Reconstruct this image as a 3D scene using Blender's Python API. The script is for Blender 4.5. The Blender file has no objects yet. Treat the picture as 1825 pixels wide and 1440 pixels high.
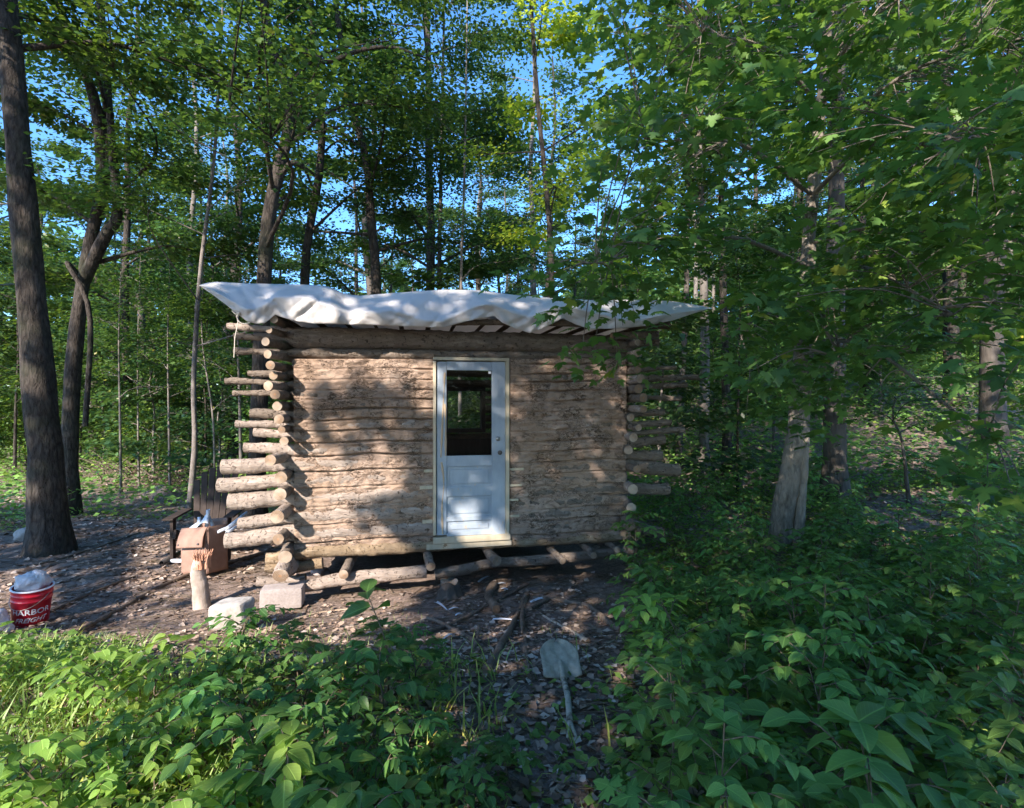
import bpy, math, random
import numpy as np
from math import radians as R
S = bpy.context.scene
C = S.collection
rng = np.random.default_rng(7)
random.seed(7)

# ------------------------------------------------------------------ camera
CAMZ = 1.6
F = 912.0
cd = bpy.data.cameras.new('camera'); cam = bpy.data.objects.new('camera', cd); C.objects.link(cam)
cam.location = (0, 0, CAMZ); cam.rotation_euler = (R(90), 0, 0)
cd.sensor_width = 36; cd.lens = 36 * F / 1825; cd.clip_start = .05; cd.clip_end = 2000
S.camera = cam

# ------------------------------------------------------------------ light
SUN_EL, SUN_AZ = 31.0, -118.0          # azimuth of the direction TO the sun, degrees from +X
w = bpy.data.worlds.new('World'); S.world = w; w.use_nodes = True
nt = w.node_tree; nt.nodes.clear()
sky = nt.nodes.new('ShaderNodeTexSky'); sky.sky_type = 'NISHITA'; sky.sun_disc = False
sky.sun_elevation = R(SUN_EL); sky.sun_rotation = R(90 - SUN_AZ)
sky.air_density = 1.0; sky.dust_density = .3; sky.ozone_density = 6.0
bg = nt.nodes.new('ShaderNodeBackground'); bg.inputs[1].default_value = .15
wo = nt.nodes.new('ShaderNodeOutputWorld')
hsv = nt.nodes.new('ShaderNodeHueSaturation'); hsv.inputs['Saturation'].default_value = 1.12; hsv.inputs['Value'].default_value = .82
nt.links.new(sky.outputs[0], hsv.inputs['Color']); nt.links.new(hsv.outputs[0], bg.inputs[0]); nt.links.new(bg.outputs[0], wo.inputs[0])
sl = bpy.data.lights.new('sun', 'SUN'); sl.energy = 3.15; sl.angle = R(.53); sl.color = (1, .885, .79)
so = bpy.data.objects.new('sun', sl); C.objects.link(so); so.location = (-10, -20, 20)
so.rotation_euler = (R(90 - SUN_EL), 0, R(SUN_AZ + 90))
SD = np.array([math.cos(R(SUN_EL)) * math.cos(R(SUN_AZ)), math.cos(R(SUN_EL)) * math.sin(R(SUN_AZ)), math.sin(R(SUN_EL))])
S.view_settings.view_transform = 'Standard'; S.view_settings.look = 'None'
S.view_settings.exposure = 1.98; S.view_settings.gamma = 1
cy = S.cycles
cy.max_bounces = 6; cy.diffuse_bounces = 3; cy.glossy_bounces = 2; cy.transmission_bounces = 3
cy.transparent_max_bounces = 6; cy.use_denoising = True; cy.caustics_reflective = False; cy.caustics_refractive = False
cy.use_adaptive_sampling = True; cy.adaptive_threshold = .02

# ------------------------------------------------------------------ maths helpers
def sstep(a, b, x):
    t = np.clip((np.asarray(x, float) - a) / (b - a), 0, 1); return t * t * (3 - 2 * t)
def _h(i, j, k):
    n = (i * 374761393 + j * 668265263 + k * 2147483647 % 998244353 * 40503) & 0xffffffff
    n = (n ^ (n >> 13)) * 1274126177 & 0xffffffff
    n = (n ^ (n >> 16)) * 2246822519 & 0xffffffff
    return ((n ^ (n >> 15)) & 0xffffff) / float(0xffffff) * 2 - 1
def vn(P, f=1.0, seed=0):
    """value noise in [-1,1] for an (n,3) array"""
    P = np.asarray(P, float) * f + 1000.0 + seed * 17.3
    I = np.floor(P).astype(np.int64); t = P - I; t = t * t * (3 - 2 * t)
    o = 0
    for a in (0, 1):
        for b in (0, 1):
            for c in (0, 1):
                wt = (t[:, 0] if a else 1 - t[:, 0]) * (t[:, 1] if b else 1 - t[:, 1]) * (t[:, 2] if c else 1 - t[:, 2])
                o = o + wt * _h(I[:, 0] + a, I[:, 1] + b, I[:, 2] * 7 + c * 7)
    return o
def vn2(x, y, f=1.0, seed=0):
    x = np.asarray(x, float); y = np.asarray(y, float)
    x, y = np.broadcast_arrays(x, y); s = x.shape
    return vn(np.stack([x.ravel(), y.ravel(), np.full(x.size, .5)], 1), f, seed).reshape(s)
def unit(v):
    v = np.asarray(v, float); return v / np.maximum(np.linalg.norm(v, axis=-1, keepdims=True), 1e-9)

def gz(x, y):
    x = np.asarray(x, float); y = np.asarray(y, float)
    z = -.5 * sstep(2.8, 5.2, y)
    z = z - .028 * np.clip(y - 5.2, 0, 30) * (1 - sstep(1, 8, x)) 
    z = z + sstep(1.5, 14, x) * sstep(5, 26, y) * 3.3 + .25 * sstep(1.2, 4, x) * sstep(2, 5, y)
    z = z + .07 * vn2(x, y, .45) + .025 * vn2(x, y, 1.6) + .010 * vn2(x, y, 5)
    return z
def at(px, py, Y):
    return np.array([(px - 912.5) / F * Y, Y, CAMZ - (py - 720) / F * Y])
def on_ground(px, py):
    y = np.linspace(1.2, 60, 3000); x = (px - 912.5) / F * y; z = CAMZ - (py - 720) / F * y
    k = np.argmax(z < gz(x, y)); k = k if k else 2999
    return np.array([x[k], y[k], gz(x[k], y[k])])

P0 = np.array([-2.443, 5.539]); U = np.array([.978, .209]); W = np.array([-.209, .978])
def cab(a, d, z):
    a = np.asarray(a, float); d = np.asarray(d, float); z = np.asarray(z, float)
    a, d, z = np.broadcast_arrays(a, d, z)
    return np.stack([P0[0] + a * U[0] + d * W[0], P0[1] + a * U[1] + d * W[1], z], -1)
def on_wall(px, py, d=0.0):
    """pixel -> (a, z) on the vertical plane parallel to the front wall, d metres behind it"""
    r = np.array([(px - 912.5) / F, 1.0]); A = np.array([[r[0], -U[0]], [r[1], -U[1]]])
    Y, a = np.linalg.solve(A, P0 + d * W)
    return a, CAMZ - (py - 720) / F * Y
def wz(px, py, d=0.0): return on_wall(px, py, d)[1]

# ------------------------------------------------------------------ mesh helpers
class MB:
    def __init__(s): s.V = []; s.F = {}; s.A = []; s.U = []; s.n = 0
    def add(s, V, Fs, rnd=0.0, mat=0, uv=None):
        V = np.asarray(V, float).reshape(-1, 3)
        s.V.append(V); s.A.append(np.broadcast_to(np.asarray(rnd, float), (len(V),)))
        s.U.append(np.zeros((len(V), 2)) if uv is None else np.asarray(uv, float))
        for f in (Fs if isinstance(Fs, list) else [Fs]):
            f = np.asarray(f, np.int64)
            if len(f): s.F.setdefault((f.shape[1], mat), []).append(f + s.n)
        s.n += len(V); return s
    def box(s, c, h, rot=None, mat=0, rnd=0.0, bev=0.0):
        h = np.asarray(h, float)
        if bev <= 0:
            V = np.array([[x, y, z] for x in (-1, 1) for y in (-1, 1) for z in (-1, 1)], float) * h
            Fq = [[0, 1, 3, 2], [4, 6, 7, 5], [0, 4, 5, 1], [2, 3, 7, 6], [0, 2, 6, 4], [1, 5, 7, 3]]
            fs = [np.array(Fq)]
        else:
            V = []; idx = {}
            for x in (-1, 1):
                for y in (-1, 1):
                    for z in (-1, 1):
                        for k in range(3):
                            p = np.array([x, y, z]) * (h - bev); p[k] = (x, y, z)[k] * h[k]; idx[(x, y, z, k)] = len(V); V.append(p)
            q = []
            for k in range(3):
                i, j = [(1, 2), (2, 0), (0, 1)][k]
                for sg in (-1, 1):
                    def key(a, b):
                        t = [0, 0, 0]; t[k] = sg; t[i] = a; t[j] = b; return idx[(t[0], t[1], t[2], k)]
                    f = [key(-1, -1), key(1, -1), key(1, 1), key(-1, 1)]
                    q.append(f if sg > 0 else f[::-1])
            for k in range(3):
                i, j = [(1, 2), (2, 0), (0, 1)][k]
                for a in (-1, 1):
                    for b in (-1, 1):
                        def key(t_k, f):
                            t = [0, 0, 0]; t[k] = t_k; t[i] = a; t[j] = b; return idx[(t[0], t[1], t[2], f)]
                        f = [key(-1, i), key(1, i), key(1, j), key(-1, j)]
                        q.append(f if a * b < 0 else f[::-1])
            t3 = []
            for x in (-1, 1):
                for y in (-1, 1):
                    for z in (-1, 1):
                        f = [idx[(x, y, z, 0)], idx[(x, y, z, 1)], idx[(x, y, z, 2)]]
                        t3.append(f if x * y * z > 0 else f[::-1])
            V = np.array(V); fs = [np.array(q), np.array(t3)]
        if rot is not None: V = V @ np.asarray(rot).T
        return s.add(V + np.asarray(c, float), fs, rnd, mat)
    def tube(s, P, r, n=10, rough=0.0, freq=4.0, cap=True, mat=0, capmat=None, squash=None, seed=0, twist=0.0):
        """swept tube; r scalar or per point; squash=(axis vector, factor)"""
        P = np.asarray(P, float); m = len(P); r = np.broadcast_to(np.asarray(r, float), (m,)).copy()
        T = unit(np.gradient(P, axis=0)); ref = np.array([0, 0, 1.]) if abs(T[0][2]) < .8 else np.array([0, 1., 0])
        N = np.zeros((m, 3)); a = unit(np.cross(T[0], ref)); 
        for i in range(m):
            a = unit(a - T[i] * (a @ T[i])); N[i] = a
        B = np.cross(T, N)
        ang = np.arange(n) / n * 2 * math.pi
        ring = (np.cos(ang)[None, :, None] * N[:, None] + np.sin(ang)[None, :, None] * B[:, None])
        if squash is not None:
            ax, k = squash; ax = np.asarray(ax, float); ring = ring + ax * (ring @ ax)[..., None] * (np.asarray(k)[..., None, None] - 1 if np.ndim(k) else k - 1)
        V = P[:, None] + ring * r[:, None, None]
        if rough > 0:
            q = V.reshape(-1, 3)
            d = vn(q, freq, seed) * .6 + vn(q, freq * 2.7, seed + 3) * .3 + vn(q, freq * 7, seed + 5) * .33
            V = V + ring * (d.reshape(m, n) * rough)[..., None]
        V = V.reshape(-1, 3)
        i = np.arange(m - 1)[:, None] * n; j = np.arange(n)[None]; j2 = (j + 1) % n
        Fq = np.stack([i + j, i + j2, i + n + j2, i + n + j], -1).reshape(-1, 4)
        s.add(V, Fq, 1.0, mat)
        if cap:
            for e, sg in ((0, -1), (m - 1, 1)):
                rg = V[e * n:(e + 1) * n]; c = rg.mean(0) + T[e] * sg * .004
                mid = c + (rg - c) * .5
                VV = np.concatenate([rg, mid, c[None]]); k = np.arange(n); k2 = (k + 1) % n
                f4 = np.stack([k, k2, n + k2, n + k], 1); f3 = np.stack([n + k, n + k2, np.full(n, 2 * n)], 1)
                if sg < 0: f4 = f4[:, ::-1]; f3 = f3[:, ::-1]
                s.add(VV, [f4, f3], np.concatenate([np.ones(n), np.full(n, .5), [0.]]), mat if capmat is None else capmat)
        return s
    def build(s, name, mats, parent=None, smooth=True, loc=None):
        me = bpy.data.meshes.new(name)
        V = np.concatenate(s.V) if s.V else np.zeros((0, 3))
        L = np.array(parent.location if parent is not None and loc is None else (loc if loc is not None else (0, 0, 0)))
        if parent is not None and parent.parent is not None and loc is None: L = np.array(parent.parent.location) + L
        V = V - L
        me.vertices.add(len(V)); me.vertices.foreach_set('co', V.astype(np.float32).ravel())
        loops = []; starts = []; mi = []; c = 0
        for (k, m), fl in s.F.items():
            f = np.concatenate(fl); loops.append(f.ravel()); starts.append(c + np.arange(len(f)) * k); mi.append(np.full(len(f), m)); c += f.size
        loops = np.concatenate(loops); starts = np.concatenate(starts); mi = np.concatenate(mi)
        me.loops.add(len(loops)); me.loops.foreach_set('vertex_index', loops.astype(np.int32))
        me.polygons.add(len(starts)); me.polygons.foreach_set('loop_start', starts.astype(np.int32))
        me.polygons.foreach_set('material_index', mi.astype(np.int32))
        me.polygons.foreach_set('use_smooth', np.full(len(starts), bool(smooth)))
        at_ = me.attributes.new('rnd', 'FLOAT', 'POINT'); at_.data.foreach_set('value', np.concatenate(s.A).astype(np.float32))
        uvl = me.uv_layers.new(name='UVMap'); uvl.data.foreach_set('uv', np.concatenate(s.U)[loops].astype(np.float32).ravel())
        me.update(); me.validate()
        for m in (mats if isinstance(mats, (list, tuple)) else [mats]): me.materials.append(m)
        o = bpy.data.objects.new(name, me); C.objects.link(o)
        if parent is not None: o.parent = parent
        else: o.location = L
        return o

def tag(o, label=None, cat=None, group=None, kind=None):
    if label: o['label'] = label
    if cat: o['category'] = cat
    if group: o['group'] = group
    if kind: o['kind'] = kind
    return o
def empty(name, loc, label, cat, group=None):
    o = bpy.data.objects.new(name, None); C.objects.link(o); o.location = tuple(float(v) for v in loc); o.empty_display_size = .2
    return tag(o, label, cat, group)
def copy_tree(o, loc, rz, sc=1.0, label=None, group=None):
    r = o.copy(); C.objects.link(r); r.location = tuple(float(v) for v in loc); r.rotation_euler = (0, 0, rz); r.scale = (sc,) * 3 if np.ndim(sc) == 0 else sc
    if label: r['label'] = label
    if group: r['group'] = group
    for ch in list(o.children):
        c = ch.copy(); C.objects.link(c); c.parent = r
    return r
def path(pts, n):
    """smooth polyline through the points (Catmull-Rom), n samples"""
    P = np.asarray(pts, float); m = len(P)
    if m == 2: return P[0] + (P[1] - P[0]) * np.linspace(0, 1, n)[:, None]
    Q = np.vstack([2 * P[0] - P[1], P, 2 * P[-1] - P[-2]]); t = np.linspace(0, m - 1 - 1e-6, n); i = t.astype(int); f = (t - i)[:, None]
    a, b, c, d = Q[i], Q[i + 1], Q[i + 2], Q[i + 3]
    return .5 * (2 * b + (c - a) * f + (2 * a - 5 * b + 4 * c - d) * f * f + (3 * b - 3 * c + d - a) * f ** 3)
def rotz(a): c, s_ = math.cos(a), math.sin(a); return np.array([[c, -s_, 0], [s_, c, 0], [0, 0, 1.]])
def rotx(a): c, s_ = math.cos(a), math.sin(a); return np.array([[1, 0, 0], [0, c, -s_], [0, s_, c]])
def roty(a): c, s_ = math.cos(a), math.sin(a); return np.array([[c, 0, s_], [0, 1, 0], [-s_, 0, c]])
CAZ = math.atan2(U[1], U[0]); CR = rotz(CAZ)

# ------------------------------------------------------------------ materials
def mat(name):
    m = bpy.data.materials.new(name); m.use_nodes = True; t = m.node_tree; t.nodes.clear()
    return m, t, t.nodes.new('ShaderNodeOutputMaterial')
def N(t, k, **kw):
    n = t.nodes.new(k)
    for a, b in kw.items(): setattr(n, a, b)
    return n
def ramp(t, src, stops):
    r = N(t, 'ShaderNodeValToRGB'); e = r.color_ramp.elements
    while len(e) < len(stops): e.new(.5)
    for x, (p, c) in zip(e, stops): x.position = p; x.color = tuple(c) + (1,) if len(c) == 3 else c
    t.links.new(src, r.inputs[0]); return r.outputs[0]
def coords(t, scale, rz=0.0, which='Object'):
    tc = N(t, 'ShaderNodeTexCoord'); mp = N(t, 'ShaderNodeMapping'); mp.inputs['Scale'].default_value = scale; mp.inputs['Rotation'].default_value = (0, 0, rz)
    t.links.new(tc.outputs[which], mp.inputs[0]); return mp.outputs[0]
def noise(t, v, sc, det=6, rough=.6, dist=0.0):
    n = N(t, 'ShaderNodeTexNoise'); n.inputs['Scale'].default_value = sc; n.inputs['Detail'].default_value = det
    n.inputs['Roughness'].default_value = rough; n.inputs['Distortion'].default_value = dist
    if v is not None: t.links.new(v, n.inputs['Vector'])
    return n.outputs['Fac']
def voro(t, v, sc, feat='DISTANCE_TO_EDGE'):
    n = N(t, 'ShaderNodeTexVoronoi', feature=feat); n.inputs['Scale'].default_value = sc; t.links.new(v, n.inputs['Vector']); return n.outputs['Distance']
def mixc(t, f, a, b, mode='MIX'):
    m = N(t, 'ShaderNodeMix', data_type='RGBA', blend_type=mode)
    for k, v in ((0, f), (6, a), (7, b)):
        if isinstance(v, (int, float)): m.inputs[k].default_value = v
        elif isinstance(v, tuple): m.inputs[k].default_value = v + (1,)
        else: t.links.new(v, m.inputs[k])
    return m.outputs[2]
def math_(t, op, a, b=0.0):
    m = N(t, 'ShaderNodeMath', operation=op)
    for k, v in ((0, a), (1, b)):
        if isinstance(v, (int, float)): m.inputs[k].default_value = v
        else: t.links.new(v, m.inputs[k])
    return m.outputs[0]
def bsdf(t, out, col, rough=.85, bump=None, bstr=.5, bdist=.01, spec=.3, metal=0.0):
    b = N(t, 'ShaderNodeBsdfPrincipled')
    if isinstance(col, tuple): b.inputs['Base Color'].default_value = col + (1,)
    else: t.links.new(col, b.inputs['Base Color'])
    if isinstance(rough, (int, float)): b.inputs['Roughness'].default_value = rough
    else: t.links.new(rough, b.inputs['Roughness'])
    b.inputs['Specular IOR Level'].default_value = spec; b.inputs['Metallic'].default_value = metal
    if bump is not None:
        bm = N(t, 'ShaderNodeBump'); bm.inputs['Strength'].default_value = bstr; bm.inputs['Distance'].default_value = bdist
        t.links.new(bump, bm.inputs['Height']); t.links.new(bm.outputs[0], b.inputs['Normal'])
    if out is not None: t.links.new(b.outputs[0], out.inputs[0])
    return b

def bark_mat(name, dark, light, moss=None, stretch=(1, 1, .22), sc=9.0, bstr=.9, bd=.03, rz=0.0):
    m, t, o = mat(name); v = coords(t, stretch, rz)
    n1 = noise(t, v, sc, 8, .65, .4); e = voro(t, v, sc * 1.6); n2 = noise(t, coords(t, (1, 1, 1)), 1.7, 4)
    n4 = noise(t, v, sc * 3.2, 6, .7, 1.0)
    h = math_(t, 'ADD', math_(t, 'MULTIPLY', n4, .55), math_(t, 'ADD', math_(t, 'MULTIPLY', ramp(t, e, [(0, (0, 0, 0)), (.3, (1, 1, 1))]), .16), math_(t, 'MULTIPLY', n1, .75)))
    c = ramp(t, h, [(.48, dark), (.70, tuple((a + b) / 2 for a, b in zip(dark, light))), (.92, light)])
    c = mixc(t, ramp(t, n2, [(.35, (0, 0, 0)), (.7, (1, 1, 1))]), c, tuple(min(1, x * 1.35) for x in light), 'MIX') if moss is None else mixc(t, ramp(t, n2, [(.5, (0, 0, 0)), (.72, (.7, .7, .7))]), c, moss)
    bsdf(t, o, c, .9, h, bstr, bd, .2); return m
def speckled(name, base, spot, sc=30, rough=.8, bstr=.3, bd=.004, stretch=(1, 1, 1), spec=.3, rz=0.0, lo=.4, hi=.65):
    m, t, o = mat(name); v = coords(t, stretch, rz); n1 = noise(t, v, sc, 7, .65); n2 = noise(t, v, sc * .13, 4)
    f = math_(t, 'MULTIPLY', math_(t, 'ADD', n1, n2), .5)
    c = mixc(t, ramp(t, f, [(lo, (0, 0, 0)), (hi, (1, 1, 1))]), base, spot)
    bsdf(t, o, c, rough, n1, bstr, bd, spec); return m

M = {}
M['bark_dark'] = bark_mat('bark_dark', (.010, .008, .0065), (.105, .088, .073), moss=(.04, .048, .026), stretch=(1, 1, .32), bd=.07)
M['bark_grey'] = bark_mat('bark_grey', (.020, .017, .015), (.115, .10, .085), sc=7)
M['bark_pale'] = bark_mat('bark_pale', (.04, .035, .03), (.19, .168, .145), sc=6, stretch=(1, 1, .5), bd=.012)
M['bark_maple'] = bark_mat('bark_maple', (.022, .018, .014), (.27, .235, .19), sc=13, stretch=(1, 1, .3), bd=.05)
M['twig'] = speckled('twig', (.10, .075, .05), (.20, .16, .11), 40)
M['stick'] = speckled('stick', (.09, .065, .045), (.26, .20, .15), 25, stretch=(1, 1, 1), bstr=.6)
M['pale_stick'] = speckled('pale_stick', (.38, .29, .20), (.60, .48, .36), 25, bstr=.5)

def log_mat(name, a, b, c3, rz=-CAZ):
    """bark-on log: bark streaks run along the log, attribute rnd=1 on bark"""
    m, t, o = mat(name); v = coords(t, (.18, 1, 1), rz); v1 = coords(t, (1, 1, 1), rz)
    n1 = noise(t, v, 22, 8, .7, .3); n2 = noise(t, v1, 3.0, 5, .6); e = voro(t, v1, 16)
    crack = ramp(t, noise(t, v1, 34, 3, .5, 1.2), [(.30, (0, 0, 0)), (.40, (1, 1, 1))])
    c = ramp(t, n1, [(.3, a), (.55, b), (.75, c3)])
    c = mixc(t, ramp(t, n2, [(.42, (0, 0, 0)), (.62, (1, 1, 1))]), c, tuple(x * .72 for x in b))
    c = mixc(t, crack, tuple(x * .45 for x in a), c)
    h = math_(t, 'ADD', math_(t, 'MULTIPLY', crack, .5), n1)
    bsdf(t, o, c, .9, h, 1.0, .026, .2); return m
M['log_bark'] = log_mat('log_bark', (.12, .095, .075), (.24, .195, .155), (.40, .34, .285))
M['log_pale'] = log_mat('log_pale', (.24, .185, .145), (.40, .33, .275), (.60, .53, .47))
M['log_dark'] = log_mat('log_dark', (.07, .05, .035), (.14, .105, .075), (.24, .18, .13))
M['log_yellow'] = log_mat('log_yellow', (.30, .20, .09), (.48, .34, .17), (.60, .48, .30))
def clay_mat():
    m, t, o = mat('clay'); v = coords(t, (.55, .55, 1), -CAZ); v1 = coords(t, (1, 1, 1))
    n1 = noise(t, v, 9, 9, .7, .5); n2 = noise(t, v1, 1.6, 4, .55); cr = noise(t, v, 19, 4, .5, 2.2)
    crack = ramp(t, math_(t, 'ABSOLUTE', math_(t, 'SUBTRACT', cr, .5)), [(.006, (0, 0, 0)), (.045, (1, 1, 1))])
    gate = ramp(t, noise(t, v1, 5, 3), [(.45, (1, 1, 1)), (.6, (0, 0, 0))])
    crack = math_(t, 'MAXIMUM', crack, gate)
    c = ramp(t, n1, [(.25, (.23, .165, .125)), (.5, (.38, .28, .215)), (.75, (.50, .40, .32))])
    c = mixc(t, ramp(t, n2, [(.38, (0, 0, 0)), (.66, (1, 1, 1))]), c, (.34, .24, .17))
    c = mixc(t, crack, (.085, .06, .042), c)
    c = mixc(t, ramp(t, noise(t, v, 60, 4, .7), [(.34, (0, 0, 0)), (.44, (1, 1, 1))]), (.25, .185, .135), c)
    h = math_(t, 'ADD', math_(t, 'MULTIPLY', crack, .35), math_(t, 'MULTIPLY', n1, 1.3))
    bsdf(t, o, c, .95, h, 1.0, .03, .1); return m
M['clay'] = clay_mat()
M['sill_bark'] = log_mat('sill_bark', (.17, .115, .065), (.34, .255, .165), (.48, .41, .32))
def cut_mat():
    m, t, o = mat('cut_wood'); a = N(t, 'ShaderNodeAttribute', attribute_name='rnd'); n1 = noise(t, coords(t, (1, 1, 1)), 30, 4)
    s = math_(t, 'SINE', math_(t, 'ADD', math_(t, 'MULTIPLY', a.outputs['Fac'], 34), math_(t, 'MULTIPLY', n1, 5)))
    c = mixc(t, math_(t, 'MULTIPLY', math_(t, 'ADD', s, 1), .42), (.30, .215, .145), (.15, .10, .065))
    c = mixc(t, ramp(t, a.outputs['Fac'], [(.0, (.8, .8, .8)), (.32, (0, 0, 0))]), c, (.40, .20, .09))
    c = mixc(t, ramp(t, noise(t, coords(t, (1, 1, 1)), 4, 3), [(.45, (0, 0, 0)), (.6, (.6, .6, .6))]), c, (.50, .42, .33))
    bsdf(t, o, c, .8, n1, .3, .004, .2); return m
M['cut'] = cut_mat()
M['lumber'] = speckled('lumber', (.38, .325, .22), (.54, .475, .35), 14, .75, stretch=(1, 1, .12), lo=.35, hi=.6)
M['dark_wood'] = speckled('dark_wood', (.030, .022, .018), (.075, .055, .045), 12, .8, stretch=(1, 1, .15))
M['raw_strip'] = speckled('raw_strip', (.42, .30, .18), (.62, .52, .40), 18, .8, stretch=(1, 1, .2))
def paint_mat():
    m, t, o = mat('door_paint'); v = coords(t, (1, 1, .4)); n1 = noise(t, v, 6, 6, .6); n2 = noise(t, coords(t, (1, 1, 1)), 60, 3)
    c = ramp(t, n1, [(.3, (.25, .30, .355)), (.5, (.32, .375, .43)), (.72, (.40, .455, .50))])
    chip = ramp(t, noise(t, v, 22, 5, .7), [(.63, (0, 0, 0)), (.66, (1, 1, 1))])
    c = mixc(t, chip, c, (.45, .38, .29))
    bsdf(t, o, c, .5, math_(t, 'ADD', math_(t, 'MULTIPLY', n2, .3), n1), .15, .004, .4); return m
M['paint'] = paint_mat()
M['metal'] = speckled('metal', (.45, .43, .40), (.30, .28, .25), 40, .35); M['metal'].node_tree.nodes['Principled BSDF'].inputs['Metallic'].default_value = .9
M['dark_metal'] = speckled('dark_metal', (.05, .045, .04), (.10, .09, .08), 40, .4)
def glass_mat():
    m, t, o = mat('glass'); tr = N(t, 'ShaderNodeBsdfTransparent'); tr.inputs[0].default_value = (.93, .95, .95, 1)
    g = N(t, 'ShaderNodeBsdfGlossy'); g.inputs['Roughness'].default_value = .02
    fr = N(t, 'ShaderNodeFresnel'); fr.inputs[0].default_value = 1.10; mx = N(t, 'ShaderNodeMixShader')
    t.links.new(fr.outputs[0], mx.inputs[0]); t.links.new(tr.outputs[0], mx.inputs[1]); t.links.new(g.outputs[0], mx.inputs[2]); t.links.new(mx.outputs[0], o.inputs[0]); return m
M['glass'] = glass_mat()
def sheet_mat(name, col, tr=.3, rough=.45, bs=.5, bd=.02, sc=5):
    m, t, o = mat(name); v = coords(t, (1, 1, 1)); n1 = noise(t, v, sc, 4, .55, .8); e = voro(t, v, sc * .8)
    h = math_(t, 'ADD', n1, math_(t, 'MULTIPLY', ramp(t, e, [(0, (0, 0, 0)), (.05, (1, 1, 1))]), .1))
    dirt = ramp(t, noise(t, v, 1.5, 5, .7), [(.5, (0, 0, 0)), (.8, (.55, .55, .55))])
    c = mixc(t, dirt, col, tuple(x * .62 for x in col))
    b = bsdf(t, None, c, rough, h, bs, bd, .4); tl = N(t, 'ShaderNodeBsdfTranslucent'); t.links.new(c, tl.inputs[0])
    mx = N(t, 'ShaderNodeMixShader'); mx.inputs[0].default_value = tr
    t.links.new(b.outputs[0], mx.inputs[1]); t.links.new(tl.outputs[0], mx.inputs[2]); t.links.new(mx.outputs[0], o.inputs[0]); return m
M['tarp'] = sheet_mat('tarp', (.74, .72, .70), .25, .42, .7, .012, 4)
M['bag'] = sheet_mat('bag', (.72, .72, .76), .3, .25, .8, .03, 14)
M['pvc'] = speckled('pvc', (.68, .72, .78), (.60, .64, .70), 20, .35, .05)
M['red'] = speckled('red_plastic', (.62, .015, .035), (.52, .012, .03), 12, .3, .05, spec=.5)
M['white_print'] = speckled('white_print', (.80, .78, .80), (.72, .70, .72), 12, .4, .05)
M['yellow_rim'] = speckled('yellow_rim', (.75, .66, .30), (.70, .60, .25), 12, .4, .05)
M['card'] = speckled('cardboard', (.25, .15, .11), (.35, .22, .165), 9, .75, .3, .006)
M['concrete'] = speckled('concrete', (.40, .35, .325), (.28, .245, .225), 45, .95, .7, .006)
M['chalk'] = speckled('chalk', (.43, .405, .37), (.27, .25, .22), 22, .95, .8, .012)
M['rock'] = speckled('rock', (.16, .16, .15), (.27, .27, .25), 14, .95, .8, .02)
M['rope'] = speckled('rope', (.60, .56, .48), (.50, .46, .38), 60, .9)
M['shovel'] = speckled('dried_mud', (.46, .41, .31), (.27, .24, .175), 28, .9, .6, .006)
M['shovel_wood'] = speckled('weathered_handle', (.46, .42, .33), (.14, .12, .085), 30, .9, .6, .004, lo=.48, hi=.6)
M['rot'] = speckled('red_rotten_wood', (.42, .20, .12), (.60, .38, .27), 26, .95, .9, .02, stretch=(1, 1, .3))
M['birch'] = bark_mat('birch', (.02, .017, .015), (.20, .175, .155), sc=6, stretch=(1, 1, .6), bd=.01)

def leaf_mat(name, c1, c2, c3, tr=.35, vein=False, rough=.42):
    m, t, o = mat(name); a = N(t, 'ShaderNodeAttribute', attribute_name='rnd'); oi = N(t, 'ShaderNodeObjectInfo')
    f = math_(t, 'FRACT', math_(t, 'ADD', a.outputs['Fac'], math_(t, 'MULTIPLY', oi.outputs['Random'], .0)))
    c = ramp(t, f, [(0, tuple(x * .75 for x in c1)), (.5, c2), (.92, c3), (.985, tuple(min(1, x * y) for x, y in zip(c3, (1.7, 1.35, 1.0)))), (1.0, tuple(min(1, x * y) for x, y in zip(c3, (2.6, 1.3, .8))))])
    hs = N(t, 'ShaderNodeHueSaturation'); t.links.new(c, hs.inputs['Color'])
    t.links.new(math_(t, 'ADD', .485, math_(t, 'MULTIPLY', oi.outputs['Random'], .03)), hs.inputs['Hue'])
    t.links.new(math_(t, 'ADD', .8, math_(t, 'MULTIPLY', oi.outputs['Random'], .4)), hs.inputs['Value']); c = hs.outputs[0]
    bump = None
    if vein:
        uv = N(t, 'ShaderNodeTexCoord'); sp = N(t, 'ShaderNodeSeparateXYZ'); t.links.new(uv.outputs['UV'], sp.inputs[0])
        ax = math_(t, 'ABSOLUTE', sp.outputs[0])
        side = math_(t, 'ABSOLUTE', math_(t, 'SINE', math_(t, 'MULTIPLY', math_(t, 'SUBTRACT', sp.outputs[1], math_(t, 'MULTIPLY', ax, .9)), 22)))
        v1 = ramp(t, ax, [(.006, (1, 1, 1)), (.03, (0, 0, 0))]); v2 = ramp(t, side, [(.03, (.6, .6, .6)), (.16, (0, 0, 0))])
        vv = math_(t, 'MAXIMUM', v1, v2); c = mixc(t, math_(t, 'MULTIPLY', vv, .35), c, tuple(min(1, x * 2.2) for x in c3)); bump = math_(t, 'SUBTRACT', 1, vv)
    b = bsdf(t, None, c, rough, bump, .5, .002, .35); tl = N(t, 'ShaderNodeBsdfTranslucent')
    t.links.new(mixc(t, .5, c, tuple(min(1, x * y) for x, y in zip(c3, (2.4, 2.2, .8)))), tl.inputs[0])
    mx = N(t, 'ShaderNodeMixShader'); mx.inputs[0].default_value = tr
    t.links.new(b.outputs[0], mx.inputs[1]); t.links.new(tl.outputs[0], mx.inputs[2]); t.links.new(mx.outputs[0], o.inputs[0]); return m
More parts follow.
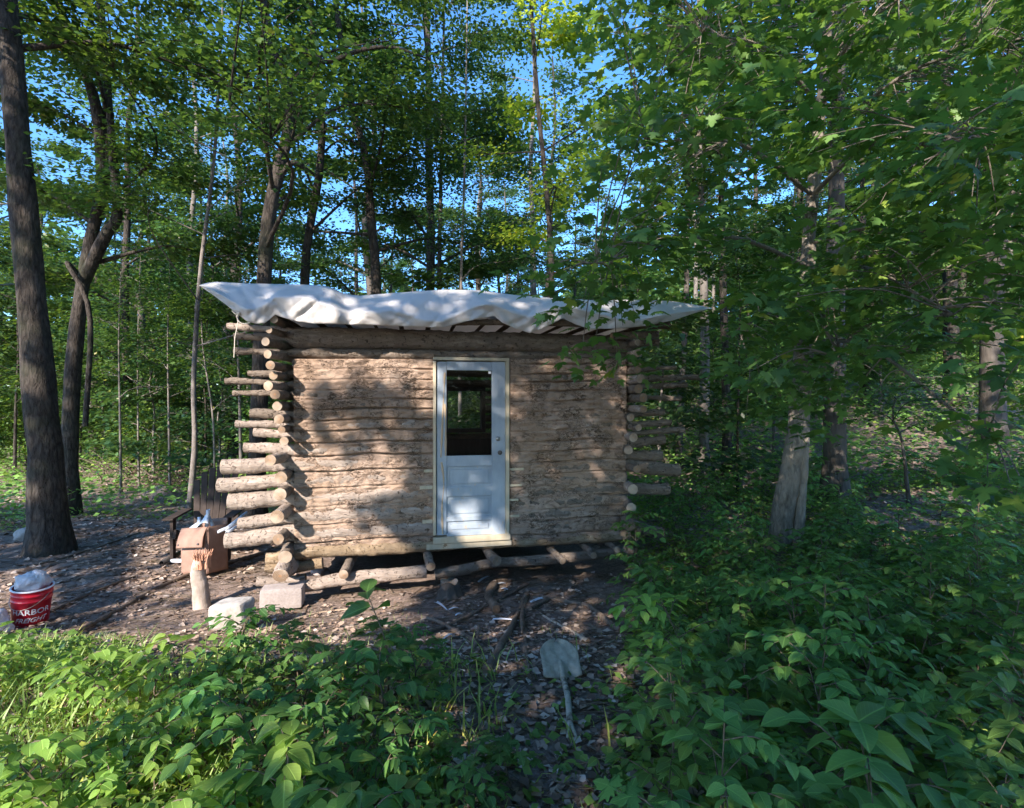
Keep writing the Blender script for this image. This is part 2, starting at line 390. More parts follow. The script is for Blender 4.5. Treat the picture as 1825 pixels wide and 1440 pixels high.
M['leaf_far'] = leaf_mat('leaf_far', (.032, .078, .022), (.052, .118, .030), (.105, .19, .042))
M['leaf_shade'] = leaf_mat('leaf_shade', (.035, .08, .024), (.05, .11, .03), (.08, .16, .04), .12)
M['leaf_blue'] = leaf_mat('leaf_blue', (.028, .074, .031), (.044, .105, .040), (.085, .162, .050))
M['leaf_sunlit'] = leaf_mat('leaf_sunlit', (.17, .30, .035), (.26, .40, .05), (.36, .50, .08), .5)  # sunlight on one crown put into a brighter, yellower leaf colour
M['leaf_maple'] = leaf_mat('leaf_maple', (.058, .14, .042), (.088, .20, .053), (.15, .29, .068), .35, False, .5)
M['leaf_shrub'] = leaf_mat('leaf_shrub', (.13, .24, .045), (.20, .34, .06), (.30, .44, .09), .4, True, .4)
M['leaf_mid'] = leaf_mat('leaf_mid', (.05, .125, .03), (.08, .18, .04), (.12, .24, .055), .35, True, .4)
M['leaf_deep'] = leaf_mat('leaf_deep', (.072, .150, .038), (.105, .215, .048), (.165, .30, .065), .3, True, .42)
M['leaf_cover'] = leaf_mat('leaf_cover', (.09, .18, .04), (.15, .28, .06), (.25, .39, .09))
M['grass'] = leaf_mat('grass_blades', (.15, .25, .06), (.25, .37, .10), (.36, .46, .15))
def litter_mat():
    m, t, o = mat('leaf_litter'); a = N(t, 'ShaderNodeAttribute', attribute_name='rnd')
    c = ramp(t, a.outputs['Fac'], [(0, (.12, .08, .058)), (.4, (.24, .165, .12)), (.75, (.38, .28, .21)), (.93, (.50, .41, .33)), (1, (.58, .50, .43))])
    bsdf(t, o, c, .85, None, spec=.25); return m
M['litter'] = litter_mat()
def ground_mat():
    m, t, o = mat('forest_soil'); v = coords(t, (1, 1, 1)); n1 = noise(t, v, 1.2, 6, .65); n2 = noise(t, v, 22, 7, .75); n3 = noise(t, v, .25, 4)
    c = ramp(t, n2, [(.32, (.09, .068, .055)), (.5, (.24, .185, .15)), (.68, (.44, .36, .31))])
    c = mixc(t, ramp(t, n1, [(.4, (0, 0, 0)), (.65, (.8, .8, .8))]), c, (.32, .24, .195))
    c = mixc(t, ramp(t, n3, [(.52, (0, 0, 0)), (.7, (.6, .6, .6))]), c, (.06, .075, .03))
    bsdf(t, o, c, .95, math_(t, 'ADD', n2, n1), 1.0, .03, .1); return m
M['ground'] = ground_mat()

# ------------------------------------------------------------------ leaves
def grid_faces(a, b):
    i = np.arange(a - 1)[:, None] * b; j = np.arange(b - 1)[None]; return np.stack([i + j, i + j + 1, i + b + j + 1, i + b + j], -1).reshape(-1, 4)
T_DIA = (np.array([[0, 0, 0], [.36, .42, .06], [0, 1, -.06], [-.36, .42, .06]]), [np.array([[0, 1, 2], [0, 2, 3]])], None)
T_BLADE = (np.array([[-.03, 0, 0], [.03, 0, 0], [.022, .5, .06], [-.022, .5, .06], [0, 1, -.12]]), [np.array([[0, 1, 2, 3]]), np.array([[3, 2, 4]])], None)
def ovate():
    ys = [0, .07, .22, .42, .62, .80, .92, 1.0]; ws = [0, .12, .27, .33, .28, .17, .075, 0]
    V = []; 
    for y, w_ in zip(ys, ws):
        z = -.22 * y * y
        V += [[-w_, y, z + w_ * .32], [0, y, z], [w_, y, z + w_ * .32]]
    V = np.array(V); f = []
    for i in range(7):
        a = i * 3; f += [[a, a + 1, a + 4, a + 3], [a + 1, a + 2, a + 5, a + 4]]
    return V, [np.array(f)], V[:, :2].copy()
T_OV = ovate()
def maple():
    o = [(0, 0), (.06, .02), (.22, -.10), (.26, .02), (.46, .02), (.40, .14), (.60, .34), (.42, .33), (.46, .45), (.24, .38), (.20, .46), (.30, .70), (.18, .66), (.12, .82), (0, 1.0)]
    pts = o + [(-x, y) for x, y in o[1:-1][::-1]]
    V = np.array([[0, .30, .03]] + [[x, y, -.22 * x * x - .12 * (y - .3) ** 2 + (.02 if i % 2 else -.02)] for i, (x, y) in enumerate(pts)]); n = len(pts)
    f = np.array([[0, 1 + i, 1 + (i + 1) % n] for i in range(n)])
    return V, [f[:, ::-1].copy()], V[:, :2].copy()
T_MAPLE = maple()
def leaves(mb, tpl, P, fwd, nrm, size, rnd=None, mat=0, r=rng):
    TV, TF, TU = tpl; n = len(P); 
    if n == 0: return
    f = unit(fwd); s_ = unit(np.cross(f, nrm)); u = np.cross(s_, f); size = np.broadcast_to(np.asarray(size, float), (n,))
    V = P[:, None] + (TV[None, :, 0, None] * s_[:, None] + TV[None, :, 1, None] * f[:, None] + TV[None, :, 2, None] * u[:, None]) * size[:, None, None]
    k = len(TV); off = (np.arange(n) * k)[:, None, None]
    Fs = [(fa[None] + off).reshape(-1, fa.shape[1]) for fa in TF]
    rv = r.random(n) if rnd is None else rnd
    mb.add(V.reshape(-1, 3), Fs, np.repeat(rv, k), mat, None if TU is None else np.tile(TU, (n, 1)))
def rand_orient(n, r, tilt=.45, droop=.3, out=None):
    az = r.random(n) * 2 * math.pi; f = np.stack([np.cos(az), np.sin(az), -droop * r.random(n) * 2 + .1], 1)
    if out is not None: f[:, :2] = f[:, :2] * .7 + out[:, :2]
    nr = np.stack([r.normal(0, tilt, n), r.normal(0, tilt, n), np.ones(n)], 1)
    return f, nr

# ------------------------------------------------------------------ trees
def tree_geo(seed, trunk, tr_r, cb, Rm, n_leaf, ls, tpl=T_DIA, nl=16, rise=.45, tw=6, spread=.30, n_side=9, lowleaf=False):
    """trunk: (m,3) path from the base up; returns (wood MB, crown MB)"""
    r = np.random.default_rng(seed); wd = MB(); cr = MB()
    P = path(trunk, 26); H = P[-1][2] - P[0][2]; hh = (P[:, 2] - P[0][2]) / H
    rad = tr_r * (1 - hh * .82) * (1 + .55 * np.exp(-(P[:, 2] - P[0][2]) / (tr_r * 1.6)))
    wd.tube(P, rad, n_side, tr_r * .14, 1.2 / tr_r * .5, mat=0, seed=seed)
    cen = []; out = []
    for i in range(nl):
        t = (i + r.random() * .8) / nl; h = cb + (H * .97 - cb) * t ** 1.05
        k = np.searchsorted(hh * H, h); k = min(k, 25); p = P[k] + 0
        az = i * 2.4 + r.normal(0, .4); L = Rm * (1 - .62 * t) * r.uniform(.65, 1.15); up = L * rise * r.uniform(.2, 1.3)
        e = p + np.array([math.cos(az) * L, math.sin(az) * L, up]); m = (p + e) / 2 + np.array([r.normal(0, .12 * L), r.normal(0, .12 * L), .10 * L])
        q = path([p, m, e], 9); rr = max(.012, rad[k] * .38) * (1 - np.linspace(0, .85, 9)); wd.tube(q, rr, 6, 0, cap=False)
        for j in range(tw):
            a = q[r.integers(3, 9)]; az2 = az + r.normal(0, .9); l2 = L * r.uniform(.22, .5)
            b = a + np.array([math.cos(az2) * l2, math.sin(az2) * l2, l2 * r.uniform(-.1, .5)])
            q2 = path([a, (a + b) / 2 + [0, 0, l2 * .08], b], 5); wd.tube(q2, np.linspace(rr[4] * .45 + .003, .003, 5), 4, 0, cap=False)
            for c_ in q2[1:]: cen.append(c_); out.append([math.cos(az2), math.sin(az2), 0])
        for c_ in q[3:]: cen.append(c_); out.append([math.cos(az), math.sin(az), 0])
    cen = np.array(cen); out = np.array(out); idx = r.integers(0, len(cen), n_leaf)
    # sprays thin out unevenly so that holes stay open in the crown
    keep = vn(cen, .6, seed) > -.22; idx = idx[keep[idx] | (r.random(n_leaf) < .15)]
    n = len(idx); pos = cen[idx] + np.stack([r.normal(0, spread, n), r.normal(0, spread, n), r.normal(0, spread * .38, n)], 1)
    f, nr = rand_orient(n, r, .5, .3, out[idx])
    leaves(cr, tpl, pos, f, nr, ls * r.uniform(.65, 1.25, n), None, 0, r)
    return wd, cr
def grow(name, label, cat, seed, trunk, tr_r, cb, Rm, n_leaf, ls, bark='bark_grey', leaf='leaf_far', group=None, extra=None, crown=None, **kw):
    trunk = np.asarray(trunk, float); e = empty(name, trunk[0], label, cat, group)
    named = trunk[0][1] > 1
    wd, cr = tree_geo(seed, trunk, tr_r, cb, Rm, int(n_leaf * (1.9 if named else 1.35)), ls * (.80 if named else .95), **kw)
    for pts, r0, r1 in (extra or []):
        q = path(pts, 14); wd.tube(q, np.linspace(r0, r1, 14), 8, r0 * .15, 8)
        L = len(q)
    wd.build('trunk', M[bark], e); cr.build('crown', M[leaf], e)
    return e

# ==================================================================== GROUND
def build_ground():
    xs = np.concatenate([-np.geomspace(260, 7.05, 40), np.arange(-7, 7.01, .08), np.geomspace(7.05, 260, 40)])
    ys = np.concatenate([-np.geomspace(120, 1.05, 24), np.arange(-1, 9.01, .08), np.geomspace(9.1, 320, 60)])
    X, Y = np.meshgrid(xs, ys); Z = gz(X, Y)
    lump = vn2(X, Y, 9) * .012 + vn2(X, Y, 22, 3) * .007
    Z = Z + lump * (np.abs(X) < 8) * (Y < 10)
    mb = MB(); mb.add(np.stack([X, Y, Z], -1).reshape(-1, 3), grid_faces(len(ys), len(xs)))
    tag(mb.build('ground', M['ground']), kind='structure')
build_ground()

# ==================================================================== CABIN
DOORL, DOORR = 775, 907
aL, _ = on_wall(DOORL, 720); aR, _ = on_wall(DOORR, 720)
A1 = on_wall(1120, 720)[0]                              # right corner
cabin = empty('log_cabin', cab(0, 0, -.12), 'small clay-chinked log cabin with a pale blue door under a white tarp', 'cabin')
rowsL = [992, 962, 931, 899, 867, 838, 811, 788, 767, 748, 729, 712, 695, 677, 658, 640, 621, 584]
rowsR = [972, 950, 925, 905, 885, 865, 843, 822, 803, 785, 766, 749, 733, 715, 697, 681, 667, 650, 638]
tailsL = [(476, 998, 12), (402, 964, 14), (425, 933, 11), (408, 893, 14), (388, 865, 13), (396, 832, 13), (435, 797, 10), (452, 771, 7), (420, 756, 7),
          (446, 736, 8), None, (415, 700, 5), (401, 678, 5), (442, 666, 6), None, (417, 625, 6), (418, 601, 7)]
tailsR = {1: (1180, 950, 10), 4: (1190, 872, 10), 6: (1208, 838, 12), 7: (1178, 812, 9), 8: (1183, 783, 8), 9: (1220, 766, 5), 10: (1195, 752, 6), 11: (1183, 735, 6),
          13: (1213, 710, 4.5), 14: (1223, 686, 5), 15: (1250, 672, 5.5), 16: (1205, 655, 4)}
def wall_log(a0, z0, a1, z1, h, tail0, tail1, seed, mats, rtail0=.05, rtail1=.05, depth=.085, dc=.07):
    """log through the wall between a0..a1; tail = (a, z) of a free end beyond it or None"""
    n = 170 if (tail0 is not None or tail1 is not None) else 150
    s0 = tail0[0] if tail0 else a0; s1 = tail1[0] if tail1 else a1
    a = np.linspace(s0, s1, n); z = z0 + (z1 - z0) * np.clip((a - a0) / (a1 - a0), 0, 1)
    if tail0: z = z + (tail0[1] - z0) * sstep(a0 + .1, s0, a) 
    if tail1: z = z + (tail1[1] - z1) * sstep(a1 - .1, s1, a)
    inside = sstep(a0 - .10, a0 + .06, a) if tail0 else np.ones(n)
    if tail1: inside = inside * (1 - sstep(a1 - .06, a1 + .10, a))
    rt = np.where(a < (a0 + a1) / 2, rtail0, rtail1)
    rr = rt + (h / 2 - rt) * inside
    wob = vn2(a, a * 0, 1.7, seed) * .012 + vn2(a, a * 0, 5, seed + 9) * .004
    P = cab(a, dc + .012 * vn2(a, a * 0, 1.1, seed + 4), z + wob)
    k = 1 + (depth / rr - 1) * inside; k = np.clip(k, .9, 1.9)
    mb = MB(); mb.tube(P, rr, 22, .017, 7, mat=0, capmat=1, squash=(np.array([W[0], W[1], 0]), k), seed=seed)
    o = mb.build('wall_log', mats, cabin); return o
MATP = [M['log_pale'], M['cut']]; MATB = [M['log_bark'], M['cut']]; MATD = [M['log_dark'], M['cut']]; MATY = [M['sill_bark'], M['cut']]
for i in range(17):
    yb, yt = rowsL[i], rowsL[i + 1]; h = (yb - yt) / 160.
    zc = wz(650, (yb + yt) / 2); t = tailsL[i]; tail = None
    aTop = aL - .01
    if t: ta, tz = on_wall(t[0], t[1], .07); tail = (ta, tz)
    if i == 16:      # long top log runs over the door to the right corner
        t1 = on_wall(1172, 610, .07)
        wall_log(.06, zc, A1, wz(1100, 614), .235, tail, t1, 3 + i, MATB, .043, .05, dc=.062, depth=.07); continue
    if i == 0:       # sill log runs the whole way under the door
        o = wall_log(.06, wz(540, 985), A1 + .02, wz(1095, 957), .155, tail, None, 3, MATY, .07, dc=.055); continue
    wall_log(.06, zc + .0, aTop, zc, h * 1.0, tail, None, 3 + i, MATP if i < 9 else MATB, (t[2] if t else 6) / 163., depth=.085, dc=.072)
for i in range(len(rowsR) - 1):
    yb, yt = rowsR[i], rowsR[i + 1]; h = (yb - yt) / 147.; zc = wz(1010, (yb + yt) / 2); t = tailsR.get(i); tail = None
    if i == 0: continue
    if t: ta, tz = on_wall(t[0], t[1], .07); tail = (ta, tz)
    wall_log(aR + .01, zc, A1 - .02, zc, h, None, tail, 40 + i, MATB, .05, (t[2] if t else 6) / 141., dc=.072)
# short header log above the door and the thin top pole
wall_log(.5, wz(650, 629), A1 - .03, wz(1050, 634), .11, None, None, 70, MATB, dc=.075)
ta, tz = on_wall(405, 582, .12); wall_log(.02, tz - .02, A1 + .1, wz(1150, 603, .12), .05, (ta, tz), None, 71, MATP, .04, dc=.12, depth=.045)

def chink(a0, a1, zb0, zb1, zt0, zt1, seed, amount=.0, rows=None):
    na = int((a1 - a0) / .012) + 2; nz = 330
    A, T = np.meshgrid(np.linspace(a0, a1, na), np.linspace(0, 1, nz)); fr = (A - a0) / (a1 - a0)
    Z = (zb0 + (zb1 - zb0) * fr) * (1 - T) + (zt0 + (zt1 - zt0) * fr) * T
    q = np.stack([A * .6, Z, A * 0], -1).reshape(-1, 3); n1 = vn(q, 4.5, seed).reshape(A.shape); n2 = vn(q, 13, seed + 1).reshape(A.shape); n3 = vn(q, 31, seed + 2).reshape(A.shape)
    D = (-.006 if a0 < 1 else -.013) - amount * sstep(.3, 1.7, Z) + n1 * .016 + n2 * .013 + n3 * .010
    Zw = Z + (vn(q * [1, .2, 1], 3.2, seed + 6) * .022 + vn(q * [1, .4, 1], 11, seed + 7) * .008).reshape(A.shape)
    gate = sstep(-.25, .35, vn(q * [1, 1, 1], 2.2, seed + 8).reshape(A.shape))
    for zr in rows: D = D + .055 * np.exp(-((Zw - zr) / .010) ** 2) * (.25 + .75 * gate) - .008 * np.exp(-((Zw - zr) / .035) ** 2)
    V = np.concatenate([cab(A, D, Z).reshape(-1, 3), cab(A, .13, Z).reshape(-1, 3)]); g = grid_faces(nz, na); n = na * nz
    # grid runs a then z: front faces outward
    rim = []
    idx = np.arange(n).reshape(nz, na)
    for e in (idx[0], idx[-1][::-1], idx[:, 0][::-1], idx[:, -1]):
        rim.append(np.stack([e[:-1], e[:-1] + n, e[1:] + n, e[1:]], 1))
    mb = MB(); mb.add(V, [g, g[:, ::-1] + n, np.concatenate(rim)]); return mb.build('clay_chinking', M['clay'], cabin)
chink(.08, aL - .012, wz(540, 985), wz(770, 975), wz(540, 640), wz(770, 640), 5, .020, [wz(650, y) for y in rowsL[1:-1]])
chink(aR + .012, A1 - .04, wz(910, 968), wz(1095, 960), wz(910, 640), wz(1095, 638), 8, .020, [wz(1010, y) for y in rowsR[1:-1]])

# side walls: logs run back from the corner; their sawn ends face the camera
endsL = [(479, 588, 6), (473, 609, 8), (477, 631, 8), (482, 651, 8), (487, 669, 7.5), (478, 688, 9), (490, 703, 9), (494, 724, 8.5), (497, 747, 8.5), (502, 766, 6.5),
         (506, 786, 8), (482, 820, 10), (501, 851, 10.5), (499, 881, 11.5), (494, 921, 12), (496, 961, 10), (508, 993, 12)]
endsR = [(1137, 610, 6), (1138, 629, 7), (1139, 646, 6), (1136, 659, 7), (1142, 675, 8), (1138, 693, 8), (1147, 709, 8.5), (1147, 729, 7), (1124, 744, 7), (1138, 762, 6),
         (1129, 780, 8), (1120, 802, 8), (1135, 836, 7), (1128, 872, 9), (1125, 905, 9), (1123, 938, 9)]
def side_log(px, py, r, sc, aw, seed, fl):
    d0 = -.26 + .05 * math.sin(seed * 2.3); a0, z0 = on_wall(px, py, d0); rr = r / sc
    zb = z0 + (.02 if seed % 2 else -.02)
    P = path([cab(a0, d0, z0), cab((a0 + aw) / 2, -.02, z0), cab(aw, .35, z0), cab(aw + .01, 1.6, zb), cab(aw, 3.35, zb)], 40)
    mb = MB(); mb.tube(P, rr * np.linspace(1, 1.12, 40), 14, .005, 14, mat=0, capmat=1, seed=seed)
    mb.build('side_wall_log', [M['log_bark' if seed % 3 else 'log_pale'], M['cut']], cabin)
for k, (x, y, r) in enumerate(endsL): side_log(x, y, r, 178, .0, 100 + k, 1)
for k, (x, y, r) in enumerate(endsR): side_log(x, y, r, 152, A1 + .03, 140 + k, -1)

# back wall with a window opening
wa0, wzt = on_wall(797, 697, 3.1); wa1, wzb = on_wall(856, 763, 3.1)
z = -.05; k = 0
while z < 2.45:
    h = .12 + .03 * math.sin(k * 1.9); gap = (.045 if z > 1.8 else .028) if z > 1.1 else (.07 if z > .93 else .0)
    if k % 4 == 1: gap += .012
    zc = z + h / 2
    for (b0, b1) in ([(.0, wa0 - .05), (wa1 + .05, A1)] if wzb - .1 < zc < wzt + .1 else [(.0, A1)]):
        a = np.linspace(b0, b1, 50); P = cab(a, 3.1 + .01 * vn2(a, a * 0, 1, k), zc + .012 * vn2(a, a * 0, 1.4, k + 5))
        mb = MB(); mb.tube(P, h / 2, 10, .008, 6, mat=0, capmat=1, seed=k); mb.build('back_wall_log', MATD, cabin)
    z += h + gap; k += 1
mb = MB(); q = .035
for (ca, cz, ha, hz) in (((wa0 + wa1) / 2, wzt + q, (wa1 - wa0) / 2 + 2 * q, q), ((wa0 + wa1) / 2, wzb - q, (wa1 - wa0) / 2 + 2 * q, q), (wa0 - q, (wzt + wzb) / 2, q, (wzt - wzb) / 2), (wa1 + q, (wzt + wzb) / 2, q, (wzt - wzb) / 2)):
    mb.box(cab(ca, 3.05, cz), (ha, .10, hz), CR, bev=.004)
mb.build('back_window_frame', M['dark_wood'], cabin, smooth=False)
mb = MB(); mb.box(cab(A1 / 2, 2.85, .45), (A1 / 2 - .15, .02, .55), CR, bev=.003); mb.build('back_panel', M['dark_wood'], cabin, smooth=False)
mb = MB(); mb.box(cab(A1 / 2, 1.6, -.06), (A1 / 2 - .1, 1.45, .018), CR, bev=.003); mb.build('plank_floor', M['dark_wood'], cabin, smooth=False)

# roof poles
for k in range(14):
    a = -.05 + k * .32 + .03 * math.sin(k * 3.1); rr = .026 + .006 * math.sin(k * 1.7)
    P = path([cab(a - .03, -.20, 2.545), cab(a, 1.2, 2.57), cab(a + .02, 3.55, 2.54)], 16)
    mb = MB(); mb.tube(P, rr, 9, .004, 12, mat=0, capmat=1, seed=k); mb.build('rafter', MATD, cabin)
e0 = cab(.12, -.42, 2.50)
mb = MB(); p0 = on_wall(790, 579, -.26); p1 = on_wall(1192, 580, -.26)
mb.tube(path([cab(p0[0], -.26, p0[1] + .02), cab(2.6, -.26, (p0[1] + p1[1]) / 2 + .02), cab(p1[0], -.26, p1[1])], 50), np.linspace(.030, .05, 50), 12, .006, 9, mat=0, capmat=1); mb.build('eave_pole', MATD, cabin)
mb = MB(); p0 = on_wall(1090, 599, -.12); p1 = on_wall(1172, 596, -.12); mb.tube(path([cab(p0[0], -.12, p0[1]), cab(p1[0], -.12, p1[1])], 14), .045, 10, .006, 9, mat=0, capmat=1); mb.build('eave_pole', MATB, cabin)
mb = MB(); p0 = on_wall(488, 569, -.30); mb.tube(path([cab(p0[0], -.30, p0[1]), cab(p0[0] + .03, 1.5, p0[1] + .02), cab(p0[0] + .03, 3.4, p0[1])], 24), .042, 11, .006, 9, mat=0, capmat=1); mb.build('eave_pole', [M['log_bark'], M['cut']], cabin)

# door frame, shims, door
def wbox(mb, x0, y0, x1, y1, d0, d1, bev=.003):
    """box on the wall whose front face spans the pixel rectangle"""
    xm, ym = (x0 + x1) / 2, (y0 + y1) / 2; a0 = on_wall(x0, ym, d0)[0]; a1 = on_wall(x1, ym, d0)[0]; zt = wz(xm, y0, d0); zb = wz(xm, y1, d0)
    mb.box(cab((a0 + a1) / 2, (d0 + d1) / 2, (zt + zb) / 2), (abs(a1 - a0) / 2, abs(d1 - d0) / 2, abs(zt - zb) / 2), CR, bev=bev); return mb
fr = MB(); wbox(fr, 772, 637, 908, 642.5, -.045, .12); fr.build('door_frame', M['lumber'], cabin, smooth=False)
fr = MB(); wbox(fr, 772, 643.3, 777.2, 954.5, -.042, .12); fr.build('door_frame', M['lumber'], cabin, smooth=False)
fr = MB(); wbox(fr, 901.5, 643.3, 908, 954.5, -.042, .12); fr.build('door_frame', M['lumber'], cabin, smooth=False)
fr = MB(); wbox(fr, 772, 955.5, 910, 966, -.055, .12); fr.build('door_sill', M['lumber'], cabin, smooth=False)
fr = MB(); wbox(fr, 760, 966.8, 912, 976, -.035, .10); fr.build('door_sill', M['lumber'], cabin, smooth=False)
for (x0, y0, x1, y1) in ((755, 837, 771, 842), (748, 866, 771, 872), (753, 927, 771, 933), (909, 834, 934, 838.5), (909, 863, 930, 867), (909, 889, 924, 893), (909, 918, 926, 922)):
    sh = MB(); wbox(sh, x0, y0, x1, y1, -.03, .06); sh.build('shim', M['lumber'], cabin, smooth=False)
door = bpy.data.objects.new('door', None); C.objects.link(door); door.parent = cabin; door.location = (0, 0, 0); door['label'] = 'pale blue panelled door with a glass upper half'
DF = -.02
mb = MB()
dx0, dx1 = 778.3, 900.5; gx0, gx1 = 796, 877; dt, db = 644.5, 954; gt, gb = 660, 812
wbox(mb, dx0, dt, gx0, db, DF, DF + .045); wbox(mb, gx1, dt, dx1, db, DF, DF + .045)
wbox(mb, gx0 + .15, dt, gx1 - .15, gt, DF + .0015, DF + .045)
for (y0, y1) in ((gb, 831), (867, 884), (920, 928), (948, db)): wbox(mb, gx0 + .15, y0, gx1 - .15, y1, DF + .0015, DF + .045)
for (y0, y1) in ((831.2, 866.8), (884.2, 919.8), (928.2, 947.8)):
    wbox(mb, gx0 + .15, y0, gx1 - .15, y1, DF + .018, DF + .035, bev=0)
    wbox(mb, gx0 + 6, y0 + 5, gx1 - 6, y1 - 5, DF + .010, DF + .019, bev=.006)
mb.build('door_slab', M['paint'], door, smooth=False)
g = MB(); wbox(g, gx0 + .1, gt + .2, gx1 - .1, gb - .2, DF + .020, DF + .024, bev=0); g.build('pane', M['glass'], door, smooth=False)
st = MB()
for pts in (((786, 815), (791, 700), (793, 664)), ((789, 952), (788, 900), (791, 860), (787, 824)), ((794, 812), (794.5, 760), (793, 720))):
    q = [cab(*(lambda p: (p[0], DF - .002, p[1]))(on_wall(x, y, DF))) for x, y in pts]
    st.tube(path(q, 24), .009 * (1 + .5 * np.sin(np.linspace(0, 9, 24))), 5, .003, 30, squash=(np.array([W[0], W[1], 0]), .25))
st.build('bare_wood_strip', M['raw_strip'], door)
hp = MB(); wbox(hp, 884, 795, 893.5, 824, DF - .003, DF + .001, bev=.001); hp.build('lock_plate', M['paint'], door, smooth=False)
def lathe(mb, c, axis, prof, n=18, mat=0, rnd=0.):
    ax = unit(axis); a = unit(np.cross(ax, [0, 0, 1.])) if abs(ax[2]) < .9 else np.array([1., 0, 0]); b = np.cross(ax, a); g_ = np.arange(n) / n * 2 * math.pi
    V = np.array([np.asarray(c) + ax * h + (np.cos(g_)[:, None] * a + np.sin(g_)[:, None] * b) * r for r, h in prof]).reshape(-1, 3)
    i = np.arange(len(prof) - 1)[:, None] * n; j = np.arange(n)[None]; j2 = (j + 1) % n
    return mb.add(V, np.stack([i + j, i + j2, i + n + j2, i + n + j], -1).reshape(-1, 4), rnd, mat)
out = -np.array([W[0], W[1], 0])
a, z = on_wall(889.5, 806, DF); kb = MB(); lathe(kb, cab(a, DF, z), out, [(.0, .0), (.018, .0), (.018, .006), (.010, .010), (.010, .032), (.022, .040), (.027, .052), (.024, .064), (.0, .068)]); kb.build('knob', M['dark_metal'], door)
a, z = on_wall(887.5, 782, DF); kb = MB(); lathe(kb, cab(a, DF, z), out, [(.0, .0), (.028, .0), (.028, .008), (.022, .013), (.012, .013), (.012, .017), (.0, .017)]); kb.build('deadbolt', M['metal'], door)
tg = MB(); wbox(tg, 870.5, 661.5, 875.5, 666, DF + .016, DF + .0195, bev=0); tg.build('pane_sticker', M['white_print'], door, smooth=False)

# foundation: base logs, joists, corner post on a block
def px_path(lst, mode='wall', d=-.05):
    o = []
    for it in lst:
        x, y = it[:2]; dd = it[2] if len(it) > 2 else d; a, z_ = on_wall(x, y, dd); o.append(cab(a, dd, z_))
    return o
mb = MB(); mb.tube(path(px_path([(533, 1047), (560, 1042), (600, 1033), (650, 1028), (700, 1024), (760, 1018)], d=-.12), 70), np.linspace(.062, .075, 70), 14, .014, 7, mat=0, capmat=1, seed=1); mb.build('base_log', MATP, cabin)
mb = MB(); mb.tube(path(px_path([(775, 1024), (830, 1014), (880, 1003), (940, 1000), (1010, 994), (1070, 987), (1125, 980)], d=-.10), 60), .060, 14, .010, 7, mat=0, capmat=1, seed=2); mb.build('base_log', MATB, cabin)
for k, (x0, y0, x1, y1, r) in enumerate(((622, 1000, 612, 1024, .052), (762, 985, 768, 1010, .05), (872, 982, 886, 1000, .055), (985, 978, 1003, 1000, .042), (1045, 972, 1058, 990, .04), (1090, 968, 1100, 980, .04))):
    pa, pz = on_wall(x1, y1, -.26); qa, qz = on_wall(x0, y0, .0)
    mb = MB(); mb.tube(path([cab(pa, -.26, pz), cab(qa, .0, qz - .03), cab(qa + .02, 1.0, qz - .04), cab(qa, 3.1, qz - .04)], 26), r, 12, .006, 10, mat=0, capmat=1, seed=k); mb.build('joist', MATB, cabin)
mb = MB(); pa, pz = on_wall(500, 1022, -.32); qa, qz = on_wall(520, 1010, .1)
mb.tube(path([cab(pa, -.34, pz - .02), cab((pa + qa) / 2, -.1, pz + .03), cab(qa, .3, qz), cab(qa, 3.1, qz)], 30), np.linspace(.078, .10, 30), 14, .022, 6, mat=0, capmat=1, seed=5); mb.build('base_log', MATP, cabin)
mb = MB(); mb.tube(path(px_path([(458, 1036), (500, 1037), (545, 1030)], d=.05), 14), .052, 12, .008, 8, mat=0, capmat=1, seed=6); mb.build('base_log', MATP, cabin)
mb = MB(); mb.tube(path(px_path([(474, 1010), (520, 1012), (556, 1006), (575, 1003)], d=.04), 20), .06, 12, .01, 8, mat=0, capmat=1, seed=8); mb.build('base_log', MATY, cabin)

# cinder block under the corner
def rbox_noise(name, c, h, rz, m, label, cat, bev=.02, amp=.004, sub=10, tilt=0.0, sq=6.0, notch=None):
    """rounded, slightly worn block as one closed surface (superellipsoid-like cube sphere)"""
    mb = MB(); V = []; Fq = []; n = sub
    for k in range(3):
        for sg in (-1, 1):
            u, v = np.meshgrid(np.linspace(-1, 1, n + 1), np.linspace(-1, 1, n + 1)); P = np.zeros((n + 1, n + 1, 3)); i, j = [(1, 2), (2, 0), (0, 1)][k]
            P[..., k] = sg; P[..., i] = u; P[..., j] = v; V.append(P.reshape(-1, 3)); g_ = grid_faces(n + 1, n + 1) + len(Fq) * 0
            Fq.append(g_ if sg > 0 else g_[:, ::-1])
    off = 0; FF = []
    for g_, v in zip(Fq, V): FF.append(g_ + off); off += len(v)
    V = np.concatenate(V); L = (np.abs(V) ** sq).sum(1) ** (1 / sq); V = V / L[:, None] * np.asarray(h)
    V = V * 1.0 + unit(V) * (vn(V, 14, 3) * amp + vn(V, 40, 5) * amp * .4)[:, None]
    if notch is not None: V = notch(V)
    V = V @ roty(tilt).T @ rotz(rz).T + np.asarray(c); mb.add(V, np.concatenate(FF)); b = mb.build(name, m, loc=c); tag(b, label, cat); return b
pa, pz = on_wall(502, 1046, -.30); cp = cab(pa, -.24, pz - .115); 
rbox_noise('cinder_block', cp, (.205, .10, .105), CAZ, M['concrete'], 'grey cinder block propping up the near left corner of the cabin', 'cinder block', sq=16, amp=.003)
g0 = on_ground(403, 1126); 
rbox_noise('stone_block', g0 + [0, .1, .115], (.165, .11, .115), -.1, M['chalk'], 'chalky white block with rounded corners lying in the dirt', 'block', sq=7, amp=.008, tilt=-.12)

